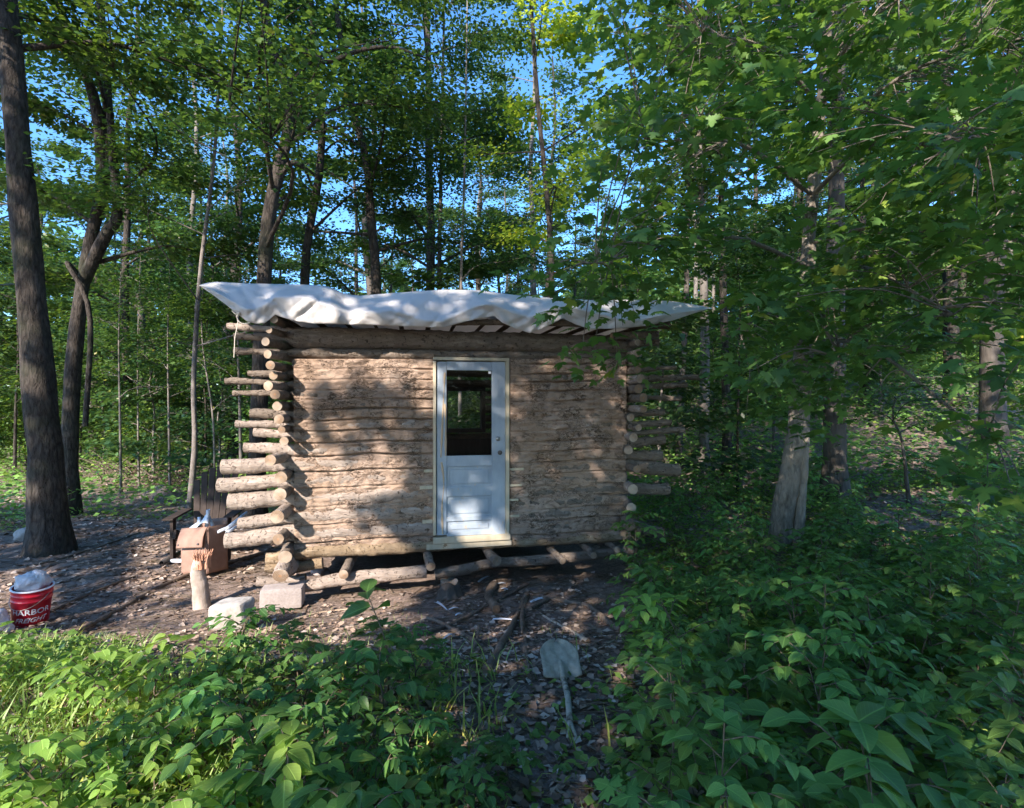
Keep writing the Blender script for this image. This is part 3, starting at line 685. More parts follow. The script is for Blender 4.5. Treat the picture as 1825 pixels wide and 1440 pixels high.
# ==================================================================== TARP
def tarp():
    top = [(355, 508), (368, 504), (385, 502), (440, 505), (540, 507), (575, 509), (592, 513), (612, 523), (640, 527), (700, 522), (790, 516), (850, 517), (930, 527), (1000, 532), (1060, 535), (1150, 534), (1200, 537), (1240, 543), (1266, 549)]
    bot = [(355, 509), (380, 526), (400, 541), (440, 573), (456, 577), (472, 576), (490, 561), (520, 571), (560, 577), (620, 578), (700, 581), (790, 584), (830, 573), (880, 563), (895, 575), (920, 586), (945, 594), (975, 582), (1003, 567), (1025, 578), (1050, 586), (1100, 586), (1150, 581), (1200, 571), (1235, 559), (1266, 550)]
    n = 330; x = np.linspace(355, 1266, n); T = np.interp(x, *zip(*top)); B = np.interp(x, *zip(*bot)); B = np.maximum(B, T + .8)
    rows = []
    nd = 26; span = (B - T) / 75.
    for j in range(nd):                                            # hanging front, bottom to top
        t = j / (nd - 1); y = B + (T - B) * t
        tb = .42 + .16 * np.sin(x / 70.) + .10 * np.sin(x / 27. + 1); bulge = -.33 - .07 * np.clip(t / tb, 0, 1) * np.clip(span, .2, 1) + .30 * np.clip((t - tb) / (1 - tb), 0, 1)
        nn = vn2(x / 60., t * 1.5 + x * 0, 1, 2) * .045 + (.5 - np.abs(vn2(x / 48. + t * 2.2, t * 1.3 + x * 0, 1, 4))) * .05 + (.5 - np.abs(vn2(x / 24. - t * 3, t * 2 + x * 0, 1, 9))) * .032 + (.5 - np.abs(vn2(x / 9. + t * 3, t * 4 + x * 0, 1, 19))) * .010
        fold = -.10 * np.exp(-((x - 585 - (1 - t) * 22) / 20.) ** 2) + .07 * np.exp(-((x - 625 + (1 - t) * 8) / 16.) ** 2) - .05 * np.exp(-((x - 845 + t * 70 - 60) / 14.) ** 2) - .05 * np.exp(-((x - 1000 - t * 4) / 9.) ** 2) + .04 * np.exp(-((x - 480 + t * 60) / 12.) ** 2)
        crease = -.045 * np.abs(np.sin(x / 31. + t * 2.2 + 1.4 * np.sin(x / 90.)))
        d = bulge + (nn + fold + crease) * np.clip(span, .05, 1)
        rows.append(np.array([(lambda p: cab(p[0], dd, p[1]))(on_wall(xx, yy, dd)) for xx, yy, dd in zip(x, y, d)]))
    top_row = rows[-1]; atop = np.array([on_wall(xx, yy, dd)[0] for xx, yy, dd in zip(x, T, d)]); ztop = top_row[:, 2]
    nb = 40
    for j in range(1, nb):
        t = j / (nb - 1); dd = d + (3.75 - d) * t ** 1.3; a = np.clip(atop, -.25, A1 + .3); a = atop + (a - atop) * sstep(0, .12, t)
        zz = ztop + (2.655 - ztop) * sstep(0, .10, t) + (-.015 * np.abs(np.sin(a * 9.8)) + .018 * vn2(a * 2, dd * 2, 1, 11) - .07 * t) * sstep(0, .1, t)
        rows.append(cab(a, dd, zz))
    V = np.concatenate(rows); mb = MB(); mb.add(V, grid_faces(len(rows), n))
    o = mb.build('tarp', M['tarp'], loc=cab(1.9, 0, 2.6)); tag(o, 'crumpled white tarp stretched over the cabin roof and drooping along its front', 'tarp')
    md = o.modifiers.new('thick', 'SOLIDIFY'); md.thickness = .003
tarp()
rp = MB(); pr = px_path([(421, 560), (424, 575), (419, 600), (418, 618), (417, 637)], d=-.35); rp.tube(path(pr, 24), .005, 6)
rp.tube(path(px_path([(421, 560), (425, 572), (434, 577), (446, 575)], d=-.35), 16), .006, 6)
rp.tube(path(px_path([(414, 554), (421, 560), (427, 556), (422, 566)], d=-.35), 14), .008, 6)
tag(rp.build('rope', M['rope'], loc=pr[0]), 'frayed pale rope dangling from the left corner of the tarp', 'rope')

# ==================================================================== OBJECTS ROUND THE CABIN
def chair():
    b = np.array([-4.22, 7.1, float(gz(-4.22, 7.1))]); e = empty('adirondack_chair', b, 'dark brown fan-backed garden chair behind the cardboard box', 'chair')
    Rz = rotz(.25)
    def P(x, y, z): return Rz @ np.array([x, y, z]) + b
    for k in range(7):
        t = (k - 3) / 3.; hgt = .92 - .20 * t * t; mb = MB(); rot = Rz @ rotx(-.32) @ roty(.10 * t); mb.box(P(t * .27, .30 + .14, .30 + hgt / 2 * .95), (.042, .011, hgt / 2), rot, bev=.006); mb.build('backrest_slat', M['dark_wood'], e, False)
    for k in range(6):
        mb = MB(); mb.box(P(0, -.28 + k * .095, .42 - k * .022), (.27, .042, .011), Rz @ rotx(-.22), bev=.004); mb.build('seat_slat', M['dark_wood'], e, False)
    for s in (-1, 1):
        mb = MB(); mb.box(P(s * .36, -.02, .60), (.065, .36, .012), Rz, bev=.005); mb.build('armrest', M['dark_wood'], e, False)
        mb = MB(); mb.box(P(s * .33, -.28, .29), (.02, .05, .295), Rz, bev=.004); mb.build('leg', M['dark_wood'], e, False)
        mb = MB(); mb.box(P(s * .28, .12, .24), (.018, .52, .06), Rz @ rotx(-.33), bev=.004); mb.build('leg', M['dark_wood'], e, False)
chair()
def carton():
    b = np.array([-3.84, 6.4, float(gz(-3.84, 6.4)) + .02]); e = empty('cardboard_box', b, 'tall brown cardboard box full of white plastic offcuts leaning by the chair', 'box')
    Rr = rotz(-.30) @ roty(-.12) @ rotx(-.10); w_, d_, h_ = .205, .15, .56
    def panel(name, c, h, rot=None, seed=0, bend=0.0):
        n = 14; mb = MB(); ax = int(np.argmin(h)); i, j = [(1, 2), (2, 0), (0, 1)][ax]
        u, v = np.meshgrid(np.linspace(-1, 1, n), np.linspace(-1, 1, n)); q = np.zeros((n, n, 3)); q[..., i] = u * h[i]; q[..., j] = v * h[j]
        q2 = q.reshape(-1, 3); nz_ = vn(q2, 6, seed) * .012 + bend * (q2[:, 2] / max(h[2], .01)) ** 2
        A = q2.copy(); A[:, ax] += nz_ + .003; B = q2.copy(); B[:, ax] += nz_ - .003
        g_ = grid_faces(n, n); idx = np.arange(n * n).reshape(n, n); rim = [np.stack([e_[:-1], e_[:-1] + n * n, e_[1:] + n * n, e_[1:]], 1) for e_ in (idx[0], idx[-1][::-1], idx[:, 0][::-1], idx[:, -1])]
        V = np.concatenate([A, B]); 
        if rot is not None: V = V @ rot.T
        V = (V + np.array(c)) @ Rr.T + b; mb.add(V, [g_, g_[:, ::-1] + n * n, np.concatenate(rim)]); return mb.build(name, M['card'], e)
    panel('side_panel', (0, -d_, h_ / 2), (w_, .001, h_ / 2), seed=1); panel('side_panel', (0, d_, h_ / 2 + .04), (w_, .001, h_ / 2 + .04), seed=2)
    panel('side_panel', (-w_, 0, h_ / 2), (.001, d_ - .006, h_ / 2), seed=3); panel('side_panel', (w_, 0, h_ / 2), (.001, d_ - .006, h_ / 2), seed=4)
    panel('bottom_panel', (0, 0, .01), (w_ - .006, d_ - .006, .001), seed=5)
    panel('flap', (0, -d_ - .042, h_ - .118), (w_ - .004, .001, .12), rotx(-.33), seed=6, bend=.010)
    for s in (-.17, .14):
        mb = MB(); c = np.array([s, -d_ - .068, h_ - .195]) @ Rr.T + b; mb.box(c, (.015, .010, .012), Rr @ rotx(-.33), bev=.004); mb.build('hand_hole', M['dark_metal'], e, False)
    tops = [(-.06, -.03, .12, -.1, .2, .021, 'short white pipe offcut standing at the left of the box'), (.02, .0, .22, .15, -.1, .022, 'tallest white pipe offcut standing in the middle of the box'),
            (.13, .05, .14, -.5, .1, .02, 'white pipe offcut leaning to the right in the box'), (.17, -.02, .10, 1.15, .3, .022, 'white pipe offcut lying across the right rim of the box')]
    for x, y, l, tx, ty, r, lb in tops:
        c = np.array([x, y, h_ - .10]) @ Rr.T + b; dr = unit(np.array([math.sin(tx), ty, math.cos(tx)])); pipe(c, c + dr * (l + .10), r, 'pipe_offcut', lb, 'pipe offcuts in the box')
    c = np.array([.0, -.06, h_ + .02]) @ Rr.T + b; mb = MB(); V = []; n = 9
    for i in range(n):
        for j in range(n): 
            u, v = i / (n - 1) - .5, j / (n - 1) - .5; V.append([u * .26 * (1 - v * .8), v * .10, .05 * math.sin(u * 5) + .10 * v + .03])
    mb.add(np.array(V) @ Rr.T + c, grid_faces(n, n)); o = mb.build('plastic_scrap', M['pvc'], loc=c); tag(o, 'wide pale blue plastic scrap draped over the front rim of the box', 'plastic scrap'); o.modifiers.new('t', 'SOLIDIFY').thickness = .004
def pipe(p, q, r, name, label, group=None, m='pvc', cat='pipe'):
    p = np.asarray(p, float); q = np.asarray(q, float); ax = unit(q - p); L = np.linalg.norm(q - p); mb = MB(); lathe(mb, p, ax, [(r * .8, .02), (r * .8, 0), (r, 0), (r, L), (r * .8, L), (r * .8, L - .03), (0, L - .03)], 14)
    o = mb.build(name, M[m], loc=p); tag(o, label, cat, group); return o
carton()
g = on_ground(293, 1004); g2 = on_ground(340, 975); pipe(g + [-.0, 0, .03], np.array([-3.75, 6.5, g2[2] + .12]), .026, 'pipe_offcut', 'white pipe lying on the soil beside the foot of the box')
g = on_ground(288, 1010); pipe(g + [0, 0, .04], g + [-.05, .45, .05], .032, 'pipe_offcut', 'dark pipe with an open pale end pointing at the camera', m='dark_metal')
p = at(402, 944, 6.4); q = at(440, 914, 6.7); pipe(p, q, .024, 'pipe_offcut', 'pale pipe slanting up behind the log ends right of the box')
p = at(404, 950, 6.3); q = at(432, 932, 6.6); pipe(p, q, .02, 'pipe_offcut', 'lower pale pipe lying just under the slanting one right of the box')

def broken_post():
    g = on_ground(358, 1082); M['birch_post'] = bark_mat('birch_post', (.09, .07, .055), (.42, .355, .30), sc=8, stretch=(1, 1, .6), bd=.01)
    e = empty('broken_post', g, 'short broken birch post with a shredded reddish rotten top', 'post')
    P = path([g + [.02, 0, -.08], g + [.0, 0, .18], g + [-.025, 0, .36], g + [.015, 0, .50]], 24)
    mb = MB(); mb.tube(P, np.linspace(.085, .068, 24), 16, .014, 9, seed=4); mb.build('trunk', M['birch_post'], e)
    mb = MB(); t = P[-1]
    for k in range(46):
        a = k * 2.4; rr = .066 * math.sqrt((k % 9 + 1) / 9); l = .05 + .075 * ((k * 37 % 11) / 11); q = t + [math.cos(a) * rr, math.sin(a) * rr, -.09]
        mb.tube(path([q, q + [0, 0, .07], q + [math.cos(a) * .035, math.sin(a) * .03, .07 + l]], 5), [.020, .019, .014, .008, .003], 5, .003, 20, seed=k)
    mb.build('shredded_top', M['rot'], e)
broken_post()

def bucket():
    g = np.array([-4.66, 4.95, float(gz(-4.66, 4.95)) - .01]); e = empty('bucket', g, 'red plastic bucket with white lettering stuffed with a clear bag', 'bucket')
    tl = roty(.10) @ rotx(.04); 
    def tr(V): return np.asarray(V) @ tl.T + g
    mb = MB(); lathe(mb, (0, 0, 0), (0, 0, 1), [(0, .004), (.128, 0), (.132, .006), (.149, .26), (.153, .262), (.153, .272), (.150, .274), (.1515, .315), (.155, .317), (.155, .325), (.152, .327), (.153, .36), (.158, .362), (.160, .375), (.148, .375), (.146, .34), (.126, .012), (0, .012)], 40)
    mb.V = [tr(v) for v in mb.V]; mb.build('pail', M['red'], e)
    mb = MB(); lathe(mb, (0, 0, 0), (0, 0, 1), [(.1605, .368), (.163, .372), (.163, .380), (.150, .382), (.147, .374)], 40); mb.V = [tr(v) for v in mb.V]; mb.build('rim', M['white_print'], e)
    n = 60; t = np.linspace(0, math.pi, n); mb = MB(); mb.tube(tr(np.stack([np.cos(t) * .163, -np.sin(t) * .15, .33 - np.sin(t) * .13], 1)), .0025, 6); mb.build('handle', M['metal'], e)
    for txt, sz, zc, sh in (('HARBOR', .074, .150, .0), ('FREIGHT', .062, .075, .35)):
        cu = bpy.data.curves.new('t', 'FONT'); cu.body = txt; cu.size = sz; cu.extrude = .0; cu.offset = .0012; cu.align_x = 'CENTER'; cu.shear = sh; cu.resolution_u = 3
        ob = bpy.data.objects.new('t', cu); C.objects.link(ob); dg = bpy.context.evaluated_depsgraph_get(); dg.update(); me = bpy.data.meshes.new_from_object(ob.evaluated_get(dg)); bpy.data.objects.remove(ob)
        V = np.zeros(len(me.vertices) * 3); me.vertices.foreach_get('co', V); V = V.reshape(-1, 3)
        zz = zc + V[:, 1]; rad = .1328 + (zz) * .068 + .0012; th = -math.pi / 2 + .72 + V[:, 0] / .142
        Q = np.stack([np.cos(th) * rad, np.sin(th) * rad, zz], 1); me.vertices.foreach_set('co', (Q @ tl.T).ravel()); me.materials.append(M['white_print']); me.update()
        o = bpy.data.objects.new('lettering', me); C.objects.link(o); o.parent = e
    return g
gb_ = bucket()
def bag(c, h, label, seed):
    n, m_ = 46, 30; u, v = np.meshgrid(np.linspace(0, 2 * math.pi, n), np.linspace(.0, math.pi, m_)); D = np.stack([np.cos(u) * np.sin(v), np.sin(u) * np.sin(v), np.cos(v)], -1).reshape(-1, 3)
    rr = 1 + vn(D, 1.6, seed) * .28 + np.abs(vn(D, 4, seed + 1)) * .22 + vn(D, 9, seed + 2) * .07
    mb = MB(); mb.add(D * rr[:, None] * np.array(h) + c, grid_faces(m_, n)[:, ::-1]); o = mb.build('plastic_bag', M['bag'], loc=c); tag(o, label, 'plastic bag'); return o
bag(gb_ + [.02, .0, .40], (.115, .11, .10), 'crumpled clear plastic bag bulging out of the top of the red bucket', 3)
bag(gb_ + [-.10, -.28, .10], (.13, .12, .15), 'translucent white plastic bag slumped on the ground left of the bucket', 8)

# shovel
def shovel():
    A = on_ground(1003, 1213) + [0, 0, .03]; B = on_ground(1018, 1318) + [0, 0, .035]; e = empty('shovel', A, 'mud-caked grey shovel lying on the soil with its blade toward the cabin', 'shovel')
    f = np.array([-.05, .965, .26]); f = unit(f); s_ = unit(np.cross(f, [0, 0, 1.])); u = np.cross(s_, f); n, m_ = 15, 19; L, Wd = .31, .115
    V = []
    for i in range(m_):
        t = i / (m_ - 1); y = t * L; wd = Wd * (.97 + .05 * t) * (1 if t < .55 else math.sqrt(max(1e-3, 1 - ((t - .55) / .452) ** 2)))
        for j in range(n):
            x = (j / (n - 1) * 2 - 1); V.append(A + f * (y - .02) + s_ * x * wd + u * (-.022 * (1 - x * x) + .012 + .004 * math.sin(x * 9 + t * 8)))
    V = np.array(V); V += (vn(V, 26, 2) * .003)[:, None] * u; mb = MB(); mb.add(V, grid_faces(m_, n)); o = mb.build('blade', M['shovel'], e); o.modifiers.new('t', 'SOLIDIFY').thickness = .006
    mb = MB(); mb.tube(path([A + f * .10 - u * .0, A + f * .02 + u * .008, A + (B - A) * .15 + [0, 0, .01]], 10), [.012, .014, .016, .017, .018, .018, .019, .019, .019, .019], 10, .001, 20); mb.build('socket', M['shovel'], e)
    mb = MB(); P = path([A + (B - A) * .08 + [0, 0, .005], A + (B - A) * .5 + [.006, 0, .012], A + (B - A) * .86], 30); mb.tube(P, .0165, 11, .002, 20, mat=0)
    for s in (-.022, .022): mb.tube(path([P[-1] - (B - A) * .03, B + [s * .6, 0, .0], B + (B - A) * .06 + [s, 0, -.01]], 8), np.linspace(.012, .006, 8), 7, .001, 30)
    mb.build('handle', M['shovel_wood'], e)
shovel()

# stump, rocks, sticks, shards
def stump():
    g = on_ground(800, 1062); e = empty('tree_stump', g, 'low weathered grey tree stump in front of the base logs', 'stump'); mb = MB(); n = 36; zs = np.array([-.06, 0, .03, .07, .11, .14, .155]); rr = np.array([.19, .155, .13, .115, .105, .10, .092])
    th = np.arange(n) / n * 2 * math.pi; V = np.concatenate([np.stack([np.cos(th) * r * (1 + .16 * np.sin(th * 5 + 1) * (.25 - z) / .25 + .04 * np.sin(th * 13)), np.sin(th) * r * (1 + .1 * np.sin(th * 7)), np.full(n, z) + (.02 * np.sin(th * 3) if i > 4 else 0)], 1) for i, (z, r) in enumerate(zip(zs, rr))])
    i = np.arange(6)[:, None] * n; j = np.arange(n)[None]; j2 = (j + 1) % n; Fq = np.stack([i + j, i + j2, i + n + j2, i + n + j], -1).reshape(-1, 4)
    top = V[-n:]; cc = top.mean(0) - [0, 0, .015]; k = np.arange(n); mb.add(V + vn(V, 22, 3)[:, None] * .008 + g, Fq); mb.build('bark', M['bark_grey'], e)
    mb = MB(); mb.add(np.vstack([top, cc]) + g + [0, 0, .002], np.stack([k, (k + 1) % n, np.full(n, n)], 1), np.append(np.ones(n), 0)); mb.build('cut_face', M['cut'], e)
stump()
def rock(px, py, h, label, m='rock', seed=1, cat='rock'):
    g = on_ground(px, py); n, m_ = 26, 16; u, v = np.meshgrid(np.linspace(0, 2 * math.pi, n), np.linspace(0, math.pi, m_)); D = np.stack([np.cos(u) * np.sin(v), np.sin(u) * np.sin(v), np.cos(v)], -1).reshape(-1, 3)
    rr = 1 + vn(D, 1.3, seed) * .35 + vn(D, 4, seed) * .09; mb = MB(); mb.add(D * rr[:, None] * np.array(h) + g + [0, 0, h[2] * .5], grid_faces(m_, n)[:, ::-1]); tag(mb.build('rock', M[m], loc=g), label, cat)
rock(803, 1040, (.055, .05, .05), 'small grey rock behind the weathered stump')
rock(46, 962, (.17, .14, .12), 'pale sunlit rock at the foot of the big leaning trunk', 'chalk', 4)
rock(571, 1024, (.12, .10, .06), 'flat stone with a green smear wedged under the near corner of the cabin', 'concrete', 6)
def stick(pts, r0, r1, label, m='stick', cat='stick', lift=.0, forks=(), end=False, seed=0):
    P = np.array([on_ground(x, y) + [0, 0, r0 * .7 + lift] for x, y in pts]); mb = MB(); q = path(P, 26); q = q + np.stack([vn(q, 7, seed) * .012, vn(q, 7, seed + 2) * .012, vn(q, 5, seed + 3) * .008], 1)
    mb.tube(q, np.linspace(r0, r1, 26), 9, r0 * .18, 14, mat=0, capmat=1, seed=seed)
    for (t, x, y, dz) in forks:
        a = q[int(t * 25)]; b = on_ground(x, y) + [0, 0, dz]; mb.tube(path([a, (a + b) / 2 + [0, 0, .02], b], 10), np.linspace(r1 * .9 + .002, .004, 10), 7, .001, 12)
    tag(mb.build('stick', [M[m], M['cut']], loc=P[0]), label, cat)
stick([(868, 1208), (895, 1155), (920, 1105), (937, 1068)], .034, .020, 'thick dark stick pointing from the cabin step down toward the shovel', seed=1)
stick([(938, 1190), (936, 1140), (931, 1095), (940, 1060)], .014, .030, 'forked brown branch standing out among the debris left of the shovel', forks=((.55, 930, 1140, .05), (.2, 943, 1200, .02)), seed=2)
stick([(735, 1140), (800, 1118), (870, 1082), (945, 1042)], .022, .013, 'long thin dark stick running from the bushes up to the base log', seed=3)
stick([(750, 1102), (785, 1113), (815, 1130), (850, 1150)], .020, .024, 'grey stick poking out of the leafy bush', seed=4)
stick([(962, 1094), (990, 1112), (1020, 1130), (1048, 1146)], .009, .026, 'pale split root on the soil above the shovel blade', 'pale_stick', seed=5)
stick([(950, 1068), (1000, 1073), (1050, 1085), (1108, 1128)], .018, .030, 'curved brown branch reaching right into the undergrowth', seed=6)
stick([(1035, 1160), (1062, 1158), (1095, 1145)], .007, .012, 'short pale splinter right of the shovel blade', 'pale_stick', seed=7)
stick([(968, 1088), (1000, 1090), (1022, 1089)], .006, .008, 'thin pale twig lying across the debris heap', 'pale_stick', seed=8)
stick([(735, 1150), (790, 1142), (850, 1137)], .010, .014, 'brown twig under the leafy bush by the debris', seed=9)
stick([(905, 1150), (925, 1158), (968, 1178)], .007, .006, 'thin grey twig left of the shovel blade', seed=10)
stick([(855, 1118), (850, 1140), (842, 1160)], .016, .012, 'stubby brown stick leaning beside the thick dark stick', seed=11)
stick([(880, 1048), (870, 1070), (885, 1092)], .05, .045, 'flat brown slab of bark on the soil below the door', 'stick', seed=12, cat='bark slab')
stick([(945, 1090), (960, 1082), (975, 1072)], .028, .03, 'short brown stick end at the top of the debris heap', 'stick', seed=13)
stick([(20, 1115), (90, 1092), (190, 1050), (240, 1030)], .022, .016, 'long pale root running across the dirt behind the bucket', seed=14, cat='root')
stick([(120, 1140), (200, 1095), (330, 1030), (480, 985)], .020, .028, 'long root crossing the dirt toward the cabin corner', seed=15, cat='root')
stick([(60, 1010), (150, 985), (250, 950)], .018, .012, 'thin root in the shade between the big trunk and the box', seed=16, cat='root')
stick([(460, 1180), (500, 1120), (560, 1095), (640, 1085)], .009, .007, 'thin dry vine on the dirt in front of the cinder block', 'pale_stick', seed=17, cat='vine')
def shard(x0, y0, x1, y1, w0, w1, label, lift=.02):
    a = on_ground(x0, y0) + [0, 0, lift]; b = on_ground(x1, y1) + [0, 0, lift * .6]; f = unit(b - a); s_ = unit(np.cross(f, [0, 0, 1.])); mb = MB(); n = 8; V = []
    for i in range(n):
        t = i / (n - 1); wd = w0 + (w1 - w0) * t
        for j in range(5): x = j / 2 - 1; V.append(a + (b - a) * t + s_ * x * wd + np.array([0, 0, .010 - wd * .5 * (1 - x * x) + .01 * math.sin(t * 3)]))
    mb.add(V, grid_faces(n, 5)[:, ::-1]); o = mb.build('plastic_shard', M['pvc'], loc=a); o.modifiers.new('t', 'SOLIDIFY').thickness = .003; tag(o, label, 'plastic shard')
shard(853, 1042, 871, 1030, .018, .014, 'small white plastic offcut lying just below the door sill')
shard(777, 1077, 797, 1092, .022, .006, 'left arm of the V of white plastic shards beside the stump')
shard(800, 1092, 817, 1088, .008, .013, 'right arm of the V of white plastic shards beside the stump')
shard(878, 1109, 925, 1111, .018, .010, 'long straight white plastic strip across the dark stick')
shard(790, 1146, 808, 1134, .006, .022, 'bent white plastic shard at the edge of the leafy bush')
shard(946, 1078, 972, 1069, .018, .026, 'white plastic shard leaning on the short brown stick end')
shard(884, 1047, 900, 1042, .008, .022, 'pale curled scrap right of the offcut below the door')
shard(893, 1054, 905, 1055, .014, .014, 'pale lump-like scrap under the curled one')
shard(812, 1102, 822, 1098, .01, .012, 'tiny pale chip between the V of shards and the long stick')

# mound and brush pile in the woods
def mound():
    g = on_ground(265, 893); n = 40; u, v = np.meshgrid(np.linspace(-1, 1, n), np.linspace(-1, 1, n)); r2 = np.sqrt(u * u + v * v); h = .42 * np.exp(-(r2 / .55) ** 2 * 1.2) + .07 * vn2(u, v, 6) * np.exp(-r2 * r2 * 2) - .08
    mb = MB(); mb.add(np.stack([g[0] + u * .85, g[1] + .5 + v * .7, g[2] + h], -1).reshape(-1, 3), grid_faces(n, n)); tag(mb.build('earth_mound', M['ground'], loc=g), 'dark mound of earth in the shade behind the box', 'mound')
mound()
def brush():
    g = on_ground(225, 872); r = np.random.default_rng(5); mb = MB()
    for k in range(150):
        a = g + np.array([r.normal(0, 1.1), r.normal(.6, .5), r.uniform(0, .45)]); az = r.uniform(0, 6.3); l = r.uniform(.4, 1.5); d = np.array([math.cos(az) * l, math.sin(az) * l * .5, r.uniform(-.2, .6)])
        mb.tube(path([a, a + d * .5 + [0, 0, .07], a + d], 6), np.linspace(.014, .004, 6) * r.uniform(.6, 1.4), 5, cap=False)
    o = mb.build('brush_pile', M['stick'], loc=g); tag(o, 'tangled pile of dead branches with dry leaves in the left woods', 'brush pile')
    mb = MB(); n = 260; P = g + np.stack([r.normal(0, .9, n), r.normal(.6, .4, n), r.uniform(.05, .6, n)], 1); f, nr = rand_orient(n, r, .9, .6); leaves(mb, T_DIA, P, f, nr, r.uniform(.07, .13, n), r.uniform(.5, 1, n)); mb.build('dry_leaves', M['litter'], o, loc=g)
brush()

# ==================================================================== NAMED TREES
def px_trunk(pts, Y, ztop=None, base=True):
    """polyline of pixels (bottom to top) at depth Y, extended to the ground and up to ztop"""
    P = [at(x, y, Y + (dY[0] if dY else 0)) for x, y, *dY in pts]
    P[0][2] = float(gz(P[0][0], P[0][1])) - .12
    if ztop:
        d = unit(P[-1] - P[-2]); 
        while P[-1][2] < ztop - .5: d = unit(d * .8 + np.array([0, 0, .2])); P.append(P[-1] + d * min(2.0, ztop - P[-1][2]))
    return np.array(P)
# 1 the big leaning trunk at the left edge
grow('leaning_tree', 'big dark-barked tree leaning out of the picture at the left edge', 'tree', 11,
     px_trunk([(92, 935), (82, 820), (66, 640), (48, 430), (25, 150), (10, -30)], 7.6, 16), .225, 7.2, 3.2, 9000, .15, 'bark_dark', 'leaf_far')
# 2 forked tree
e = px_trunk([(122, 880), (128, 700), (146, 520), (165, 420), (184, 330), (192, 230), (188, 120), (180, 20)], 10.5, 15)
grow('forked_tree', 'tree that forks into pale twisting limbs beside the big leaning trunk', 'tree', 12, e, .165, 4.8, 3.2, 10000, .15, 'bark_dark', 'leaf_far',
     extra=[([at(184, 335, 10.5), at(178, 230, 10.4), at(160, 150, 10.2), at(125, 60, 10.0), at(95, -20, 9.9)], .12, .06), ([at(150, 500, 10.5), at(190, 415, 10.3), at(210, 385, 10.3), at(203, 300, 10.2), at(196, 200, 10.2)], .12, .06),
            ([at(148, 500, 10.5), at(120, 470, 10.3), at(160, 560, 10.2), at(152, 760, 10.2)], .04, .05)])
# 3 stout curving trunk behind the cabin's left end
grow('curving_tree', 'stout curving trunk rising behind the left end of the cabin', 'tree', 13,
     px_trunk([(452, 880), (462, 700), (470, 500), (480, 380), (500, 290), (517, 220), (513, 165), (495, 115), (478, 50), (462, -20)], 9.3, 15), .165, 4.7, 3.4, 11000, .13, 'bark_dark', 'leaf_far',
     extra=[([at(497, 125, 9.3), at(520, 82, 9.2), at(580, 110, 9.1), at(640, 90, 9.0), at(700, 84, 8.9), at(760, 104, 8.8)], .075, .012), ([at(500, 312, 9.3), at(520, 290, 9.2), at(540, 298, 9.4), at(562, 312, 9.9)], .05, .03)])
grow('slim_bent_tree', 'slim dark tree bending beside the curving trunk', 'tree', 14,
     px_trunk([(540, 850), (543, 505), (553, 400), (570, 300), (573, 200), (560, 120), (556, 40)], 12.5, 16), .15, 6.2, 3.0, 9000, .13, 'bark_dark', 'leaf_far', extra=[([at(572, 240, 12.5), at(590, 228, 12.3), at(640, 226, 12.1), at(700, 240, 12)], .04, .01)])
grow('mid_tree', 'dark mossy trunk behind the cabin left of the door', 'tree', 15,
     px_trunk([(672, 850), (671, 520), (662, 400), (655, 300), (644, 250), (625, 180), (610, 90)], 12.5, 16), .16, 5.6, 3.2, 10000, .13, 'bark_dark', 'leaf_blue')
grow('thin_tree', 'thin straight tree behind the roof above the door', 'tree', 16, px_trunk([(782, 850), (783, 500), (786, 300), (790, 100)], 14, 15), .09, 4.6, 2.6, 9000, .12, 'bark_grey', 'leaf_blue')
grow('thin_tree', 'very thin pale tree behind the roof just right of the door', 'tree', 17, px_trunk([(818, 850), (822, 500), (828, 300), (832, 60)], 12, 13), .05, 4.3, 2.0, 7000, .11, 'bark_pale', 'leaf_blue')
grow('birch_tree', 'birch with peeling sunlit bark left of the cabin', 'tree', 18, px_trunk([(335, 872), (347, 800), (345, 690), (351, 560), (362, 440), (380, 300), (388, 180)], 10.5, 12), .06, 3.3, 2.3, 9000, .12, 'birch', 'leaf_far')
grow('glowing_tree', 'sunlit yellow-green tree high above the middle of the roof', 'tree', 19, px_trunk([(985, 850), (984, 520), (975, 350), (960, 200), (950, 60)], 10.4, 14), .085, 4.6, 2.0, 9000, .13, 'bark_dark', 'leaf_sunlit')
grow('pale_tree', 'straight pale trunk just right of the cabin', 'tree', 20, px_trunk([(1254, 800), (1256, 600), (1250, 400), (1246, 260), (1245, 60)], 12.5, 15), .13, 5.2, 3.0, 9000, .13, 'bark_pale', 'leaf_blue')
grow('dark_tree', 'dark straight trunk standing right of the pale one', 'tree', 21, px_trunk([(1297, 800), (1291, 600), (1288, 480), (1284, 260)], 12.5, 14), .12, 5.2, 2.7, 8000, .13, 'bark_dark', 'leaf_blue')
grow('slim_tree', 'slim trunk between the cabin roof tip and the pale tree', 'tree', 22, px_trunk([(1208, 810), (1214, 700), (1222, 560), (1226, 400), (1230, 200)], 14, 13), .10, 5.0, 2.4, 7000, .13, 'bark_grey', 'leaf_far')
grow('tall_tree', 'tall trunk with sunlit bark rising behind the leaning maple', 'tree', 23, px_trunk([(1488, 800), (1488, 600), (1490, 340), (1494, 150), (1500, -20)], 9.2, 15), .19, 5.5, 3.2, 9000, .14, 'bark_grey', 'leaf_blue')
grow('dark_tree', 'short-looking dark trunk on the bright slope right of the maple', 'tree', 24, px_trunk([(1543, 745), (1541, 600), (1538, 400)], 17, 13), .15, 5.0, 2.6, 6000, .16, 'bark_dark', 'leaf_far')
grow('dark_tree', 'thick dark trunk far up the right slope', 'tree', 25, px_trunk([(1702, 725), (1694, 560), (1690, 300)], 16, 15), .25, 5.4, 3.2, 7000, .17, 'bark_dark', 'leaf_far')
